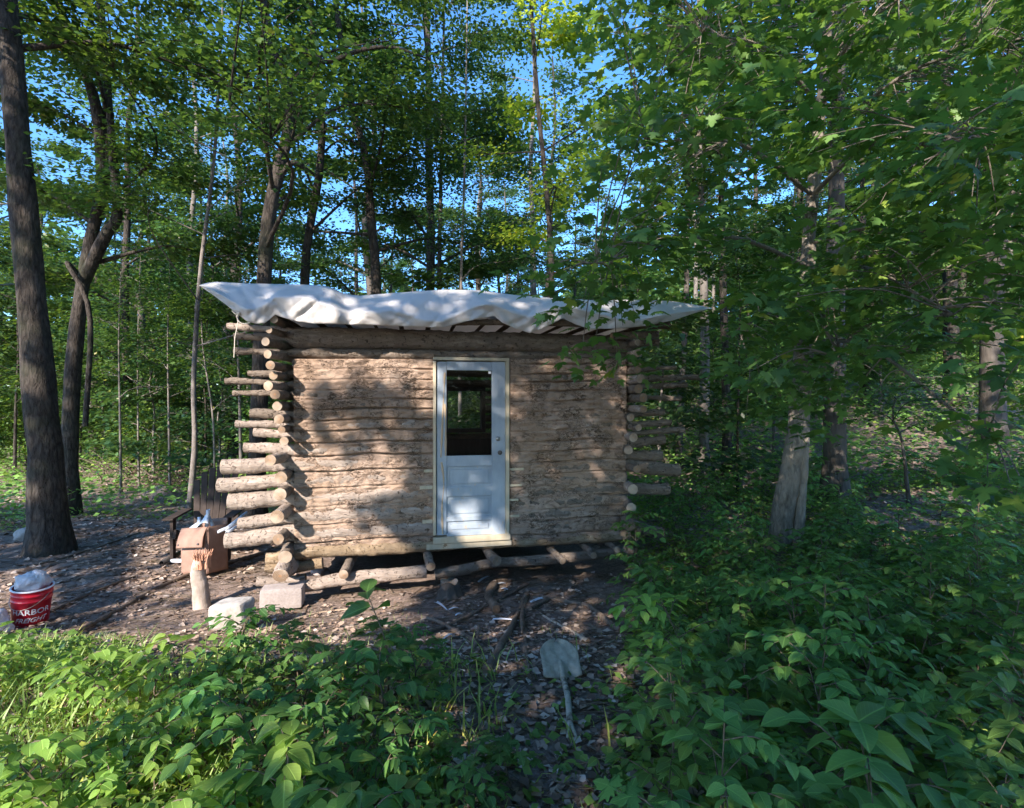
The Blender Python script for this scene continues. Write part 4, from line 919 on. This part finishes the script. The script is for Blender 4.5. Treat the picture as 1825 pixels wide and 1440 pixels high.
grow('pale_tree', 'mottled pale trunk at the right edge above the slope', 'tree', 26, px_trunk([(1772, 760), (1768, 560), (1780, 400), (1800, 200), (1812, 0)], 11, 15), .24, 5.4, 3.2, 8000, .15, 'bark_grey', 'leaf_blue')
grow('sapling', 'crooked dead-looking sapling among the undergrowth on the right slope', 'sapling', 27, px_trunk([(1622, 880), (1608, 790), (1592, 745), (1600, 708), (1640, 700)], 8.5), .04, 1.3, .9, 500, .09, 'bark_grey', 'leaf_far', nl=5)
for k, (x0, x1, yb, Y, r) in enumerate([(303, 299, 872, 13, .035), (248, 246, 868, 14, .03), (216, 212, 872, 13, .035), (430, 424, 850, 12, .045), (382, 360, 850, 12, .03)]):
    grow('sapling', ['thin pale sapling nearest the left side of the cabin box', 'thin pale sapling behind the brush pile', 'thin sapling left of the brush pile', 'pale sapling behind the lowest log ends', 'slender bent sapling behind the birch'][k], 'sapling', 30 + k,
         px_trunk([(x0, yb), (x0 - 2, 750), (x1, 600), (x1 + 4, 470)], Y, 6), r, 2.2, 1.2, 1800, .11, 'bark_pale', 'leaf_far', nl=9)

# the maple whose branches hang in front
def maple_tree():
    T = px_trunk([(1386, 985), (1398, 900), (1416, 800), (1428, 680), (1435, 560), (1442, 420), (1456, 260), (1470, 120)], 6.3, 9.5)
    e = empty('maple_tree', T[0], 'leaning grey maple right of the cabin whose lobed leaves hang over the roof', 'tree'); wd = MB(); cr = MB(); r = np.random.default_rng(77)
    P = path(T, 34); H = P[-1][2] - P[0][2]; hh = (P[:, 2] - P[0][2]) / H
    wd.tube(path(T, 90), .140 * (1 - np.linspace(0, 1, 90) * .8) * (1 + .35 * np.exp(-np.linspace(0, H, 90) / .3)), 28, .024, 4.5)
    wd.tube(path([at(1418, 1000, 6.20), at(1427, 900, 6.22), at(1434, 780, 6.25), at(1440, 620, 6.28), at(1448, 430, 6.3)], 30), np.linspace(.065, .04, 30), 12, .010, 5, cap=False)
    cen = []
    def add(px, py, Y): cen.append(at(px, py, Y))
    # where leafy branch ends hang: upper right mass, over the roof, right edge
    k = 0
    while k < 640:
        px = r.uniform(1060, 1960); py = r.uniform(-160, 760); lim = np.interp(px, [1060, 1150, 1275, 1310, 1400, 1500, 1700, 1960], [330, 470, 490, 640, 720, 700, 700, 640])
        hole = any(((px - a) / c) ** 2 + ((py - b) / d) ** 2 < 1 for a, b, c, d in ((1400, 385, 70, 110), (1230, 330, 60, 90), (1290, 560, 80, 120), (1540, 330, 60, 60), (1720, 640, 90, 70), (1640, 110, 60, 40), (1200, 90, 40, 50), (1250, 700, 90, 90), (1600, 690, 70, 70), (1215, 552, 75, 45), (1200, 700, 90, 170)))
        if py > lim or (hole and r.random() < .88): continue
        add(px, py, r.uniform(3.1, 6.8) if py > 150 else r.uniform(3.8, 8)); k += 1
    for px, py, Y in ((1000, 500, 3.9), (1030, 480, 3.8), (960, 490, 4.2), (1075, 520, 3.7), (1100, 500, 3.9), (1040, 540, 3.7), (1060, 620, 4.3), (1035, 650, 4.3), (1100, 640, 4.3), (1110, 580, 4.2), (1130, 555, 4.1), (1150, 520, 4.0), (990, 440, 4.4), (1030, 400, 4.5), (1085, 380, 4.6),
                      (1130, 430, 4.3), (1180, 470, 4.0), (1320, 620, 4.4), (1340, 690, 4.6), (1370, 740, 4.8), (1440, 720, 4.6), (1390, 600, 5.0), (1350, 570, 5.2), (1410, 520, 5), (1460, 600, 5.3), (1330, 740, 5.3), (1480, 700, 5.2), (1310, 650, 4.9), (1500, 560, 4.8), (1450, 760, 5.4), (1340, 520, 5.0),
                      (1500, 760, 4.5), (1560, 700, 4), (1480, 620, 3.8), (1660, 260, 2.7), (1700, 300, 2.6), (1620, 300, 2.8), (1740, 380, 2.6), (1680, 230, 2.8), (1740, 700, 2.9), (1780, 760, 2.7), (1720, 800, 2.9), (1800, 860, 2.6), (1760, 850, 2.8), (1690, 760, 3.1), (1820, 640, 2.6), (1790, 560, 2.8), (1840, 900, 2.6)): add(px, py, Y)
    cen = np.array(cen)
    # limbs: clusters fed from the trunk through a few main branches
    mains = []
    for tx, ty, tY, hp in ((1060, 470, 3.9, 3.3), (1150, 250, 4.4, 4.3), (1250, 60, 5, 5.3), (1300, 600, 4.4, 2.4), (1500, 640, 3.9, 2.6), (1700, 560, 3.3, 3.0), (1750, 250, 3.0, 4.0), (1600, 0, 4.2, 5.2), (1850, 60, 4.4, 4.8), (1760, 780, 3.0, 2.3), (1400, -60, 5.4, 6), (1900, 450, 4.4, 3.5)):
        a = P[min(33, np.searchsorted(hh * H, hp + .3))]; b = at(tx, ty, tY); m = a * .5 + b * .5 + np.array([0, 0, .28]); q = path([a, m, b], 22); wd.tube(q, np.linspace(.030, .007, 22), 7, .003, 8); mains.append(q)
    MM = np.concatenate(mains)
    for c in cen:
        d = np.linalg.norm(MM - c, axis=1) + .25 * np.linalg.norm(MM - P[12], axis=1) * 0; k = int(np.argmin(d)); a = MM[k]
        q = path([a, (a + c) / 2 + [0, 0, .05 + .05 * d[k]], c], 8); wd.tube(q, np.linspace(.007, .0025, 8), 4, cap=False)
        n = r.integers(13, 23); ax = unit(c - a + r.normal(0, .15, 3)); 
        s = r.uniform(-.28, .30, n); pos = c + ax * s[:, None] * np.array([1, 1, .5]) + np.stack([r.normal(0, .14, n), r.normal(0, .14, n), r.normal(0, .055, n)], 1)
        f, nr = rand_orient(n, r, .38, .45, np.tile(ax, (n, 1))); 
        leaves(cr, T_MAPLE, pos, f, nr, r.uniform(.07, .135, n), None, 0, r)
    wd.build('trunk', M['bark_maple'], e); cr.build('crown', M['leaf_maple'], e)
maple_tree()

# ==================================================================== FOREST BEHIND
protos = []
def proto(name, label, cat, seed, H, r, cb, Rm, n, ls, bark, leaf, **kw):
    rr = np.random.default_rng(seed); T = np.array([[rr.normal(0, .012) * H * t, rr.normal(0, .012) * H * t, H * t] for t in np.linspace(0, 1, 7)])
    return grow(name, label, cat, seed, T, r, cb, Rm, n, ls, bark, leaf, **kw)
GT = {'L': 'tall forest trees in the left woods', 'C': 'tall forest trees behind the cabin', 'R': 'tall forest trees up the right slope'}
LT = {'L': 'tall broadleaf tree crowding the woods left of the cabin', 'C': 'tall broadleaf tree in the woods straight behind the cabin', 'R': 'tall broadleaf tree in the woods on the rising right slope'}
GS = {'L': 'leafy saplings in the left woods', 'C': 'leafy saplings behind the cabin', 'R': 'leafy saplings up the right slope'}
LS = {'L': 'young leafy understory tree in the woods left of the cabin', 'C': 'young leafy understory tree behind the cabin', 'R': 'young leafy understory tree on the rising right slope'}
tallp = [proto('forest_tree', 'x', 'tree', 50 + k, H, .17 + .02 * k, cb, Rm, 9000, .165, b, lf) for k, (H, cb, Rm, b, lf) in enumerate(((19, 5.0, 4.2, 'bark_dark', 'leaf_far'), (17, 4.2, 3.8, 'bark_grey', 'leaf_blue'), (20, 6.5, 4.5, 'bark_pale', 'leaf_far'), (16, 3.6, 3.6, 'bark_dark', 'leaf_blue')))]
sapp = [proto('young_tree', 'x', 'young tree', 60 + k, H, .04, cb, Rm, n, .14, b, lf, nl=13, spread=.30, rise=.25) for k, (H, cb, Rm, n, b, lf) in enumerate(((5.2, .9, 1.9, 3800, 'bark_grey', 'leaf_far'), (4.0, .5, 1.6, 3000, 'bark_pale', 'leaf_blue'), (6.5, 1.4, 2.2, 4500, 'bark_dark', 'leaf_far'), (3.0, .3, 1.4, 2400, 'bark_grey', 'leaf_cover')))]
def side(x, y):
    px = 912 + 912 * x / y; return 'L' if px < 470 else ('C' if px < 1180 else 'R')
rf = np.random.default_rng(21)
def scatter(n, y0, y1, pr, L, G, clear, smin, smax, xk=1.12, power=1.0, mind=1.2):
    pts = []; tries = 0; first = {id(p): True for p in pr}
    while len(pts) < n and tries < 20000:
        tries += 1; y = y0 + (y1 - y0) * rf.random() ** power; x = rf.uniform(-xk, xk) * y
        if any((x - a) ** 2 + (y - b) ** 2 < mind ** 2 for a, b in pts) or clear(x, y): continue
        pts.append((x, y)); p = pr[len(pts) % len(pr)]; s = side(x, y); sc = rf.uniform(smin, smax); loc = (x, y, float(gz(x, y)) - .1)
        if first[id(p)]: first[id(p)] = False; p.location = loc; p.rotation_euler = (0, 0, rf.uniform(0, 6.28)); p.scale = (sc,) * 3; p['label'] = L[s]; p['group'] = G[s]
        else: copy_tree(p, loc, rf.uniform(0, 6.28), sc, L[s], G[s])
def near_cabin(x, y): 
    q = np.array([x, y]) - P0; a, d = q @ U, q @ W; return -2.2 < a < 6.2 and -3 < d < 5.6
def clear_t(x, y):
    px = 912 + 912 * x / y
    return near_cabin(x, y) or y < 14 or (480 < px < 620 and y < 30) or (1080 < px < 1120 and y < 26) or (1330 < px < 1400 and y < 26)
def clear_s(x, y):
    px = 912 + 912 * x / y
    return near_cabin(x, y) or (px < 460 and y < 12.5) or (px > 1200 and y < 9.5) or (1380 < px < 1720 and y < 13.5)
scatter(92, 14, 52, tallp, LT, GT, clear_t, .85, 1.15, 1.15, .75, 2.2)
scatter(165, 10, 44, sapp, LS, GS, clear_s, .75, 1.25, 1.15, .9, 1.1)
# the wood beyond reads as one mass
def far_woods():
    r = np.random.default_rng(9); mb = MB(); n = 120000; az = r.uniform(R(28), R(152), n); d = r.uniform(52, 70, n); hmax = 15 + 4 * vn2(az * 14, d * 0, 1, 3); z = hmax * r.random(n) ** 1.0
    x = np.cos(az) * d; y = np.sin(az) * d; keep = vn(np.stack([x, y * .3, z], 1), .35, 4) > -.45; P = np.stack([x, y, gz(x, y) + z], 1)[keep]; f, nr = rand_orient(len(P), r, .8, .5); leaves(mb, T_DIA, P, f, nr, r.uniform(.5, .9, len(P)))
    tag(mb.build('far_woods', M['leaf_far']), kind='stuff')
far_woods()

# ==================================================================== GROUND COVER
def px_of(x, y, z): return 912.5 + F * x / y, 720 + F * (CAMZ - z) / y
def cover_density(x, y):
    z = gz(x, y); px, py = px_of(x, y, z)
    left = (py > 1165 + 45 * vn2(x, y * 0, 2.3, 31) + 30 * (px > 480)) & (px < 850 - (py - 1200) * .05)
    right = (px > 1125 - np.clip(py - 1050, 0, 400) * .12) & (y < 14)
    mid = (py > 1200) & (px > 800)
    wood = (y > 10) | ((px < 100) & (y > 8.5))
    rslope = px > 1130
    d = np.where(left, .9, 0) ; d = np.where(right, .95, d); d = np.where(mid & ~right, .16, d); d = np.where(wood & ~right, .6, d); d = np.where((y >= 13) & (px > 1000), .95, d)
    dirt = ((px > 1540) & (px < 1760) & (py > 880) & (py < 1010)) | ((px > 1220) & (px < 1330) & (py > 900) & (py < 960))
    return np.where(dirt, .25, d), px, py
def cover():
    r = np.random.default_rng(31)
    for name, n, y0, y1, s0, s1, hz, mk in (('ground_cover', 90000, .9, 10.5, .035, .075, .16, 'leaf_cover'), ('forest_undergrowth', 120000, 8.5, 36, .08, .16, .55, 'leaf_deep')):
        y = y0 + (y1 - y0) * r.random(n) ** (.85 if y1 < 20 else .8); x = r.uniform(-1.12, 1.12, n) * y; d, px, py = cover_density(x, y); cl = .5 + .5 * vn2(x, y, 1.3, 6)
        keep = (r.random(n) < d * np.where((px < 860) & (py > 1100), np.clip((cl - .18) * 2.0, .08, 1), .35 + .9 * cl)); q = np.stack([x, y], 1) - P0; a, dd = q @ U, q @ W; keep &= ~((a > -.3) & (a < A1 + .3) & (dd > -.5) & (dd < 3.3))
        x, y = x[keep], y[keep]; m_ = len(x); h = hz * r.random(m_) * (.5 + 1.0 * (.5 + .5 * vn2(x, y, 1.0, 12))) * np.where((x > .8) & (px[keep] > 1150), 1.5, 1.0) * np.where((px[keep] > 830) & (px[keep] < 1130), .35, 1)
        P = np.stack([x, y, gz(x, y) + .01 + h], 1); f, nr = rand_orient(m_, r, .5, .3); mb = MB(); leaves(mb, T_DIA, P, f, nr, r.uniform(s0, s1, m_), None, 0, r)
        tag(mb.build(name, M[mk]), kind='stuff')
    # grass blades, lower left and round the stone block
    n = 26000; y = r.uniform(1.2, 5.2, n); x = r.uniform(-1.1, .35, n) * y; z = gz(x, y); px, py = px_of(x, y, z)
    dens = np.where((px < 460) & (py > 1140), .9, np.where((px < 900) & (py > 1180), .25, np.where((px > 300) & (px < 760) & (py > 1000), .07, .02))); dens = dens * (.4 + .9 * (.5 + .5 * vn2(x, y, 2.2, 8)))
    k = r.random(n) < dens; x, y = x[k], y[k]; k2 = (px[k] > 470) | (py[k] - 150 / y > 1128 + 40 * vn2(x, y * 0, 4, 33)); x, y = x[k2], y[k2]; m_ = len(x); P = np.stack([x, y, gz(x, y)], 1); az = r.random(m_) * 6.28; f = np.stack([np.cos(az) * .6, np.sin(az) * .6, r.uniform(.6, 1.6, m_)], 1); nr = np.stack([np.cos(az), np.sin(az), np.zeros(m_)], 1) * -1 + [0, 0, .6]
    mb = MB(); leaves(mb, T_BLADE, P, f, nr, r.uniform(.07, .22, m_) * np.where(y > 3.6, .5, 1), None, 0, r); tag(mb.build('grass', M['grass']), kind='stuff')
    # fallen leaves and chips
    n = 95000; y = 1.2 + 11.5 * r.random(n) ** 1.2; x = r.uniform(-1.12, 1.12, n) * y; q = np.stack([x, y], 1) - P0; a, dd = q @ U, q @ W
    k = ~((a > -.1) & (a < A1 + .1) & (dd > .1) & (dd < 3.2)); k &= r.random(n) < (.45 + .5 * vn2(x, y, .9, 3)); x, y = x[k], y[k]; m_ = len(x)
    P = np.stack([x, y, gz(x, y) + r.uniform(.004, .024, m_)], 1); f, nr = rand_orient(m_, r, .35, .15); mb = MB(); leaves(mb, T_DIA, P, f, nr, r.uniform(.018, .075, m_) * np.where(y > 6, 1.5, 1), None, 0, r)
    tag(mb.build('fallen_leaves', M['litter']), kind='stuff')
    n = 4200; y = 1.5 + 8 * r.random(n); x = r.uniform(-1.1, .6, n) * y; mb = MB()
    q = np.stack([x, y], 1) - P0; a, dd = q @ U, q @ W; k = ~((a > -.1) & (a < A1) & (dd > .1) & (dd < 3.2)); x, y = x[k], y[k]
    for xx, yy in zip(x, y):
        az = r.normal(.3, .7); l = r.uniform(.05, .22); p = np.array([xx, yy, 0]); dv = np.array([math.cos(az) * l, math.sin(az) * l, 0]); pts = np.array([p - dv, p + [r.normal(0, .01), r.normal(0, .01), 0], p + dv]); pts[:, 2] = gz(pts[:, 0], pts[:, 1]) + r.uniform(.003, .02, 3); mb.tube(pts, r.uniform(.0015, .004), 4, cap=False)
    tag(mb.build('twig_litter', M['twig']), kind='stuff')
cover()

# ==================================================================== SHRUBS (individuals)
def shrub(name, label, cat, seed, H, nb, per, size, leaf, spread=.28, group=None, tpl=None):
    tpl = tpl or T_OV
    r = np.random.default_rng(seed); e = empty(name, (0, 0, 0), label, cat, group); st = MB(); lv = MB(); main = path([[0, 0, -.03], [r.normal(0, .02), r.normal(0, .02), H * .5], [r.normal(0, .05), r.normal(0, .05), H]], 12)
    st.tube(main, np.linspace(.006, .002, 12), 5, cap=False)
    for b in range(nb):
        k = int(3 + 8 * (b + .5) / nb); a = main[k]; az = b * 2.4 + r.normal(0, .4); L = spread * r.uniform(.7, 1.25) * (1.15 - .5 * b / nb); q = path([a, a + [math.cos(az) * L * .5, math.sin(az) * L * .5, L * .28], a + [math.cos(az) * L, math.sin(az) * L, L * .12]], 10)
        st.tube(q, np.linspace(.0035, .0012, 10), 4, cap=False); n = per; t = np.linspace(.2, 1, n); idx = (t * 9).astype(int); pos = q[idx]; sd = np.where(np.arange(n) % 2, 1, -1) * .95; sd[-1] = 0
        az2 = az + sd + r.normal(0, .2, n); f = np.stack([np.cos(az2), np.sin(az2), r.uniform(-.45, .1, n)], 1); nr = np.stack([r.normal(0, .25, n), r.normal(0, .25, n), np.ones(n)], 1); leaves(lv, tpl, pos + [0, 0, .003], f, nr, size * r.uniform(.6, 1.15, n), r.random(n) * .9, 0, r)
    n = 4; az = r.random(n) * 6.28; leaves(lv, tpl, np.tile(main[-1], (n, 1)), np.stack([np.cos(az), np.sin(az), r.uniform(-.1, .5, n)], 1), np.tile([0, 0, 1.], (n, 1)) + r.normal(0, .2, (n, 3)), size * .9, r.random(n) * .9, 0, r)
    st.build('stem', M['twig'], e); lv.build('foliage', M[leaf], e); return e
T_NAR = (T_OV[0] * [.55, 1, 1], T_OV[1], T_OV[2])
def mk_shrubs(seed, leaf, rows): return [shrub('leafy_shrub', 'x', 'shrub', seed + k, H, nb, per, s_, leaf, sp, None, tp) for k, (H, nb, per, s_, sp, tp) in enumerate(rows)]
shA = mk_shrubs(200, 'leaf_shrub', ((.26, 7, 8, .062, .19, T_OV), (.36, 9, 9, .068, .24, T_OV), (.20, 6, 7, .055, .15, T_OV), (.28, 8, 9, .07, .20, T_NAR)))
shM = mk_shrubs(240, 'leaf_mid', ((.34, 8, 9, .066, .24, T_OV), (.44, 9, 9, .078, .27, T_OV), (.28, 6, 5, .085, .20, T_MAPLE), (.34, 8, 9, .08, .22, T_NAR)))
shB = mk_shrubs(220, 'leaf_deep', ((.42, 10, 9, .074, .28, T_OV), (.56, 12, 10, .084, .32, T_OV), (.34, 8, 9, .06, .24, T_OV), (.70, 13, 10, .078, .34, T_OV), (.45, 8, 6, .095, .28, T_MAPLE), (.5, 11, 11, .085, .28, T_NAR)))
used = set()
def put(pr, x, y, sc, label, group):
    loc = (x, y, float(gz(x, y))); 
    if id(pr) not in used: used.add(id(pr)); pr.location = loc; pr.rotation_euler = (0, 0, rf.uniform(0, 6.28)); pr.scale = (sc,) * 3; pr['label'] = label; pr['group'] = group; return pr
    return copy_tree(pr, loc, rf.uniform(0, 6.28), sc, label, group)
def plant(n, test, prs, y0, y1, x0, x1, mind, label, group, s0=.8, s1=1.2, power=1.0):
    pts = []; t = 0
    while len(pts) < n and t < 30000:
        t += 1; y = y0 + (y1 - y0) * rf.random() ** power; x = rf.uniform(x0, x1) * y; z = float(gz(x, y)); px, py = px_of(x, y, z)
        if not test(px, py, x, y) or near(x, y) or any((x - a) ** 2 + (y - b) ** 2 < mind ** 2 for a, b in pts): continue
        pts.append((x, y)); put(prs[rf.integers(len(prs))], x, y, rf.uniform(s0, s1), label, group)
def near(x, y): q = np.array([x, y]) - P0; a, d = q @ U, q @ W; return -.5 < a < A1 + .15 and -.45 < d < 3.5
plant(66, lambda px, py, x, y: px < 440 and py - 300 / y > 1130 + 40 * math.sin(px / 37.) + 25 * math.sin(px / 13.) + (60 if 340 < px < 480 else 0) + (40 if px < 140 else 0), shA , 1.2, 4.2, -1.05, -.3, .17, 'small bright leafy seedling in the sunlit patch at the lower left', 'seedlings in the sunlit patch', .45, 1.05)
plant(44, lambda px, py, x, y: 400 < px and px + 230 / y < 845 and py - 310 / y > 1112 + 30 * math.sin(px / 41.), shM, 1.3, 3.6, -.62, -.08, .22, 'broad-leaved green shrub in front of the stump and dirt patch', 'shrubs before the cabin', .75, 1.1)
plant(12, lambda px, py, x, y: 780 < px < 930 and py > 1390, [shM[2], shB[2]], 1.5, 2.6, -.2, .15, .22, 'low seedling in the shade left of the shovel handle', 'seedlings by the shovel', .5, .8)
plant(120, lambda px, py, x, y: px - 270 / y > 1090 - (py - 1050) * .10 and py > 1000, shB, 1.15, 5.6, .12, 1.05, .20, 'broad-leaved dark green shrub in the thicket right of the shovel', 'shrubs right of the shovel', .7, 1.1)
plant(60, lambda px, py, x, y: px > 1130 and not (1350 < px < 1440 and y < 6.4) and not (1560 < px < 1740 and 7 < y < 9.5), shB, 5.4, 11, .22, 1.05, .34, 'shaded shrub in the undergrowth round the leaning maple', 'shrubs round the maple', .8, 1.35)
# three plants that stand out
def special(name, label, px, py, H, nb, per, s, leaf, sp, seed):
    g = on_ground(px, py); e = shrub(name, label, 'plant', seed, H, nb, per, s, leaf, sp); e.location = tuple(g)
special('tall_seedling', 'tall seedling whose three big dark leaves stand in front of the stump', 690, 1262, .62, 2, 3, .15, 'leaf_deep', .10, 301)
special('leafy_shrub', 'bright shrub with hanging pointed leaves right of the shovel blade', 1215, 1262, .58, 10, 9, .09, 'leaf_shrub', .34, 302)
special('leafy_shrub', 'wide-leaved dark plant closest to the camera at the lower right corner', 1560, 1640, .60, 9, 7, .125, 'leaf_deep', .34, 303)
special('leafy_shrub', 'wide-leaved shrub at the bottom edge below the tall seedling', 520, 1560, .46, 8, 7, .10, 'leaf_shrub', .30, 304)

# ==================================================================== ADDED TREES, UNSEEN BEHIND THE CAMERA (crowns shaped to cast the dappled shade)
def shade_prob(px, py, wall):
    p = np.full(px.shape, .9)
    def ell(a, b, c, d): return ((px - a) / c) ** 2 + ((py - b) / d) ** 2 < 1
    W_ = wall
    p = np.where(W_ & (px < 775), .0, p)
    for a, b, c, d in ((735, 755, 55, 26), (700, 790, 42, 20), (655, 720, 22, 60), (735, 700, 24, 30), (640, 790, 18, 26), (720, 900, 60, 30), (750, 950, 40, 34), (690, 935, 24, 24), (595, 715, 14, 60), (760, 820, 16, 50)): p = np.where(W_ & ell(a, b, c, d), .97, p)
    p = np.where(W_ & (px >= 775), 1.0, p)
    for a, b, c, d in ((828, 915, 50, 38), (870, 945, 46, 30), (792, 700, 10, 60), (788, 900, 10, 60), (1085, 678, 22, 12), (940, 928, 26, 14), (925, 965, 30, 8), (860, 660, 16, 12), (815, 835, 18, 8), (1020, 655, 26, 6), (925, 690, 20, 20)): p = np.where(W_ & ell(a, b, c, d), .12, p)
    p = np.where(W_ & (py < 600), np.where(px < 420, .2, .62), p)
    G = ~wall
    lit = G & (((px > 300) & (px < 760) & (py > 985) & (py < 1160)) | ((px < 760) & (py >= 1120)) | ((px < 120) & (py > 1010) & (py < 1120)) | ((px > 240) & (px < 520) & (py > 940) & (py < 1120)))
    p = np.where(lit, .03, p)
    p = np.where(G & (px > 350) & (px < 770) & (py > 1180) & (py < 1330), .25, p)
    p = np.where(G & (px > 560) & (px < 770) & (py > 1330), .35, p); p = np.where(G & (px > 700) & (px < 830) & (py > 1100), .6, p)
    for a, b, c, d in ((1660, 960, 90, 22), (1280, 930, 50, 16), (1600, 730, 90, 30), (1500, 880, 60, 14), (960, 1330, 30, 12), (1640, 880, 70, 12)): p = np.where(G & ell(a, b, c, d), .12, p)
    return p
def unseen_shade_trees():
    r = np.random.default_rng(404); e1 = np.array([-SD[1], SD[0], 0]); e1 /= np.linalg.norm(e1); e2 = np.cross(SD, e1); e2 = e2 * np.sign(e2[2])
    O = np.array([0, 5.0, .5]); n = 160000; p = r.uniform(-13, 13, n); q = r.uniform(-6, 13, n); B = O + p[:, None] * e1 + q[:, None] * e2
    # march the sun ray down to the wall or to the ground
    den = -(SD[0] * W[0] + SD[1] * W[1]); t = ((B[:, 0] - P0[0]) * W[0] + (B[:, 1] - P0[1]) * W[1]) / -den * -1; t = -((B[:, :2] - P0) @ W) / (-(SD[:2] @ W)); H = B - SD * t[:, None]
    a = (H[:, :2] - P0) @ U; wall = (a > -.9) & (a < A1 + 1.1) & (H[:, 2] > -.25) & (H[:, 2] < 2.85)
    Hg = B.copy(); tt = np.zeros(n)
    for _ in range(14): dz = (Hg[:, 2] - gz(Hg[:, 0], Hg[:, 1])); Hg = Hg - SD * (dz / SD[2])[:, None] * .8
    Hh = np.where(wall[:, None], H, Hg); px, py = px_of(Hh[:, 0], np.maximum(Hh[:, 1], .6), Hh[:, 2]); pr = shade_prob(px, py, wall)
    far = ~wall & (Hh[:, 1] > 11); pr = np.where(far, .20 + .6 * vn2(p, q, .45, 2), pr)
    pr = np.where(~wall & (px > 1150) & (Hh[:, 1] > 1.2) & (vn2(p, q, .85, 14) > .42), .25, pr)
    behind = Hh[:, 1] < .8; pr = np.where(behind, .25, pr)
    keep = r.random(n) < np.clip(pr, 0, 1) ** 1.0 * 1.0; 
    k = np.where(keep)[0]; Yt = r.uniform(-6.5, -1.5, len(k)); D = (Hh[k, 1] - Yt) / -SD[1]; P = Hh[k] + SD * D[:, None]
    P = P[P[:, 2] > 1.9]; m_ = len(P); f, nr = rand_orient(m_, r, .9, .6); 
    # each tree behind takes the leaves nearest to it
    bases = [(-13.0, -4.5), (-2.6, -5.5), (.6, -6.5), (4.5, -5.0), (9.0, -4.5)]; names = ['leftmost', 'second', 'middle', 'fourth', 'rightmost']
    own = np.argmin(np.stack([(P[:, 0] - bx) ** 2 + .3 * (P[:, 1] - by) ** 2 for bx, by in bases]), 0)
    for i, (bx, by) in enumerate(bases):
        b = np.array([bx, by, float(gz(bx, by)) - .1]); e = empty('shade_tree', b, f'{names[i]} of five unseen trees added behind the camera to cast shade', 'tree', 'unseen trees added for shade'); lv = MB(); s = own == i
        leaves(lv, T_DIA, P[s], f[s], nr[s], r.uniform(.18, .32, s.sum()), None, 0, r); lv.build('crown', M['leaf_shade'], e)
        wd = MB(); zt = 9; Tq = path([b, b + [.2, .1, 5], b + [0, .2, zt]], 18); wd.tube(Tq, np.linspace(.22, .06, 18), 9, .02, 3)
        wd.build('trunk', M['bark_dark'], e)
unseen_shade_trees()
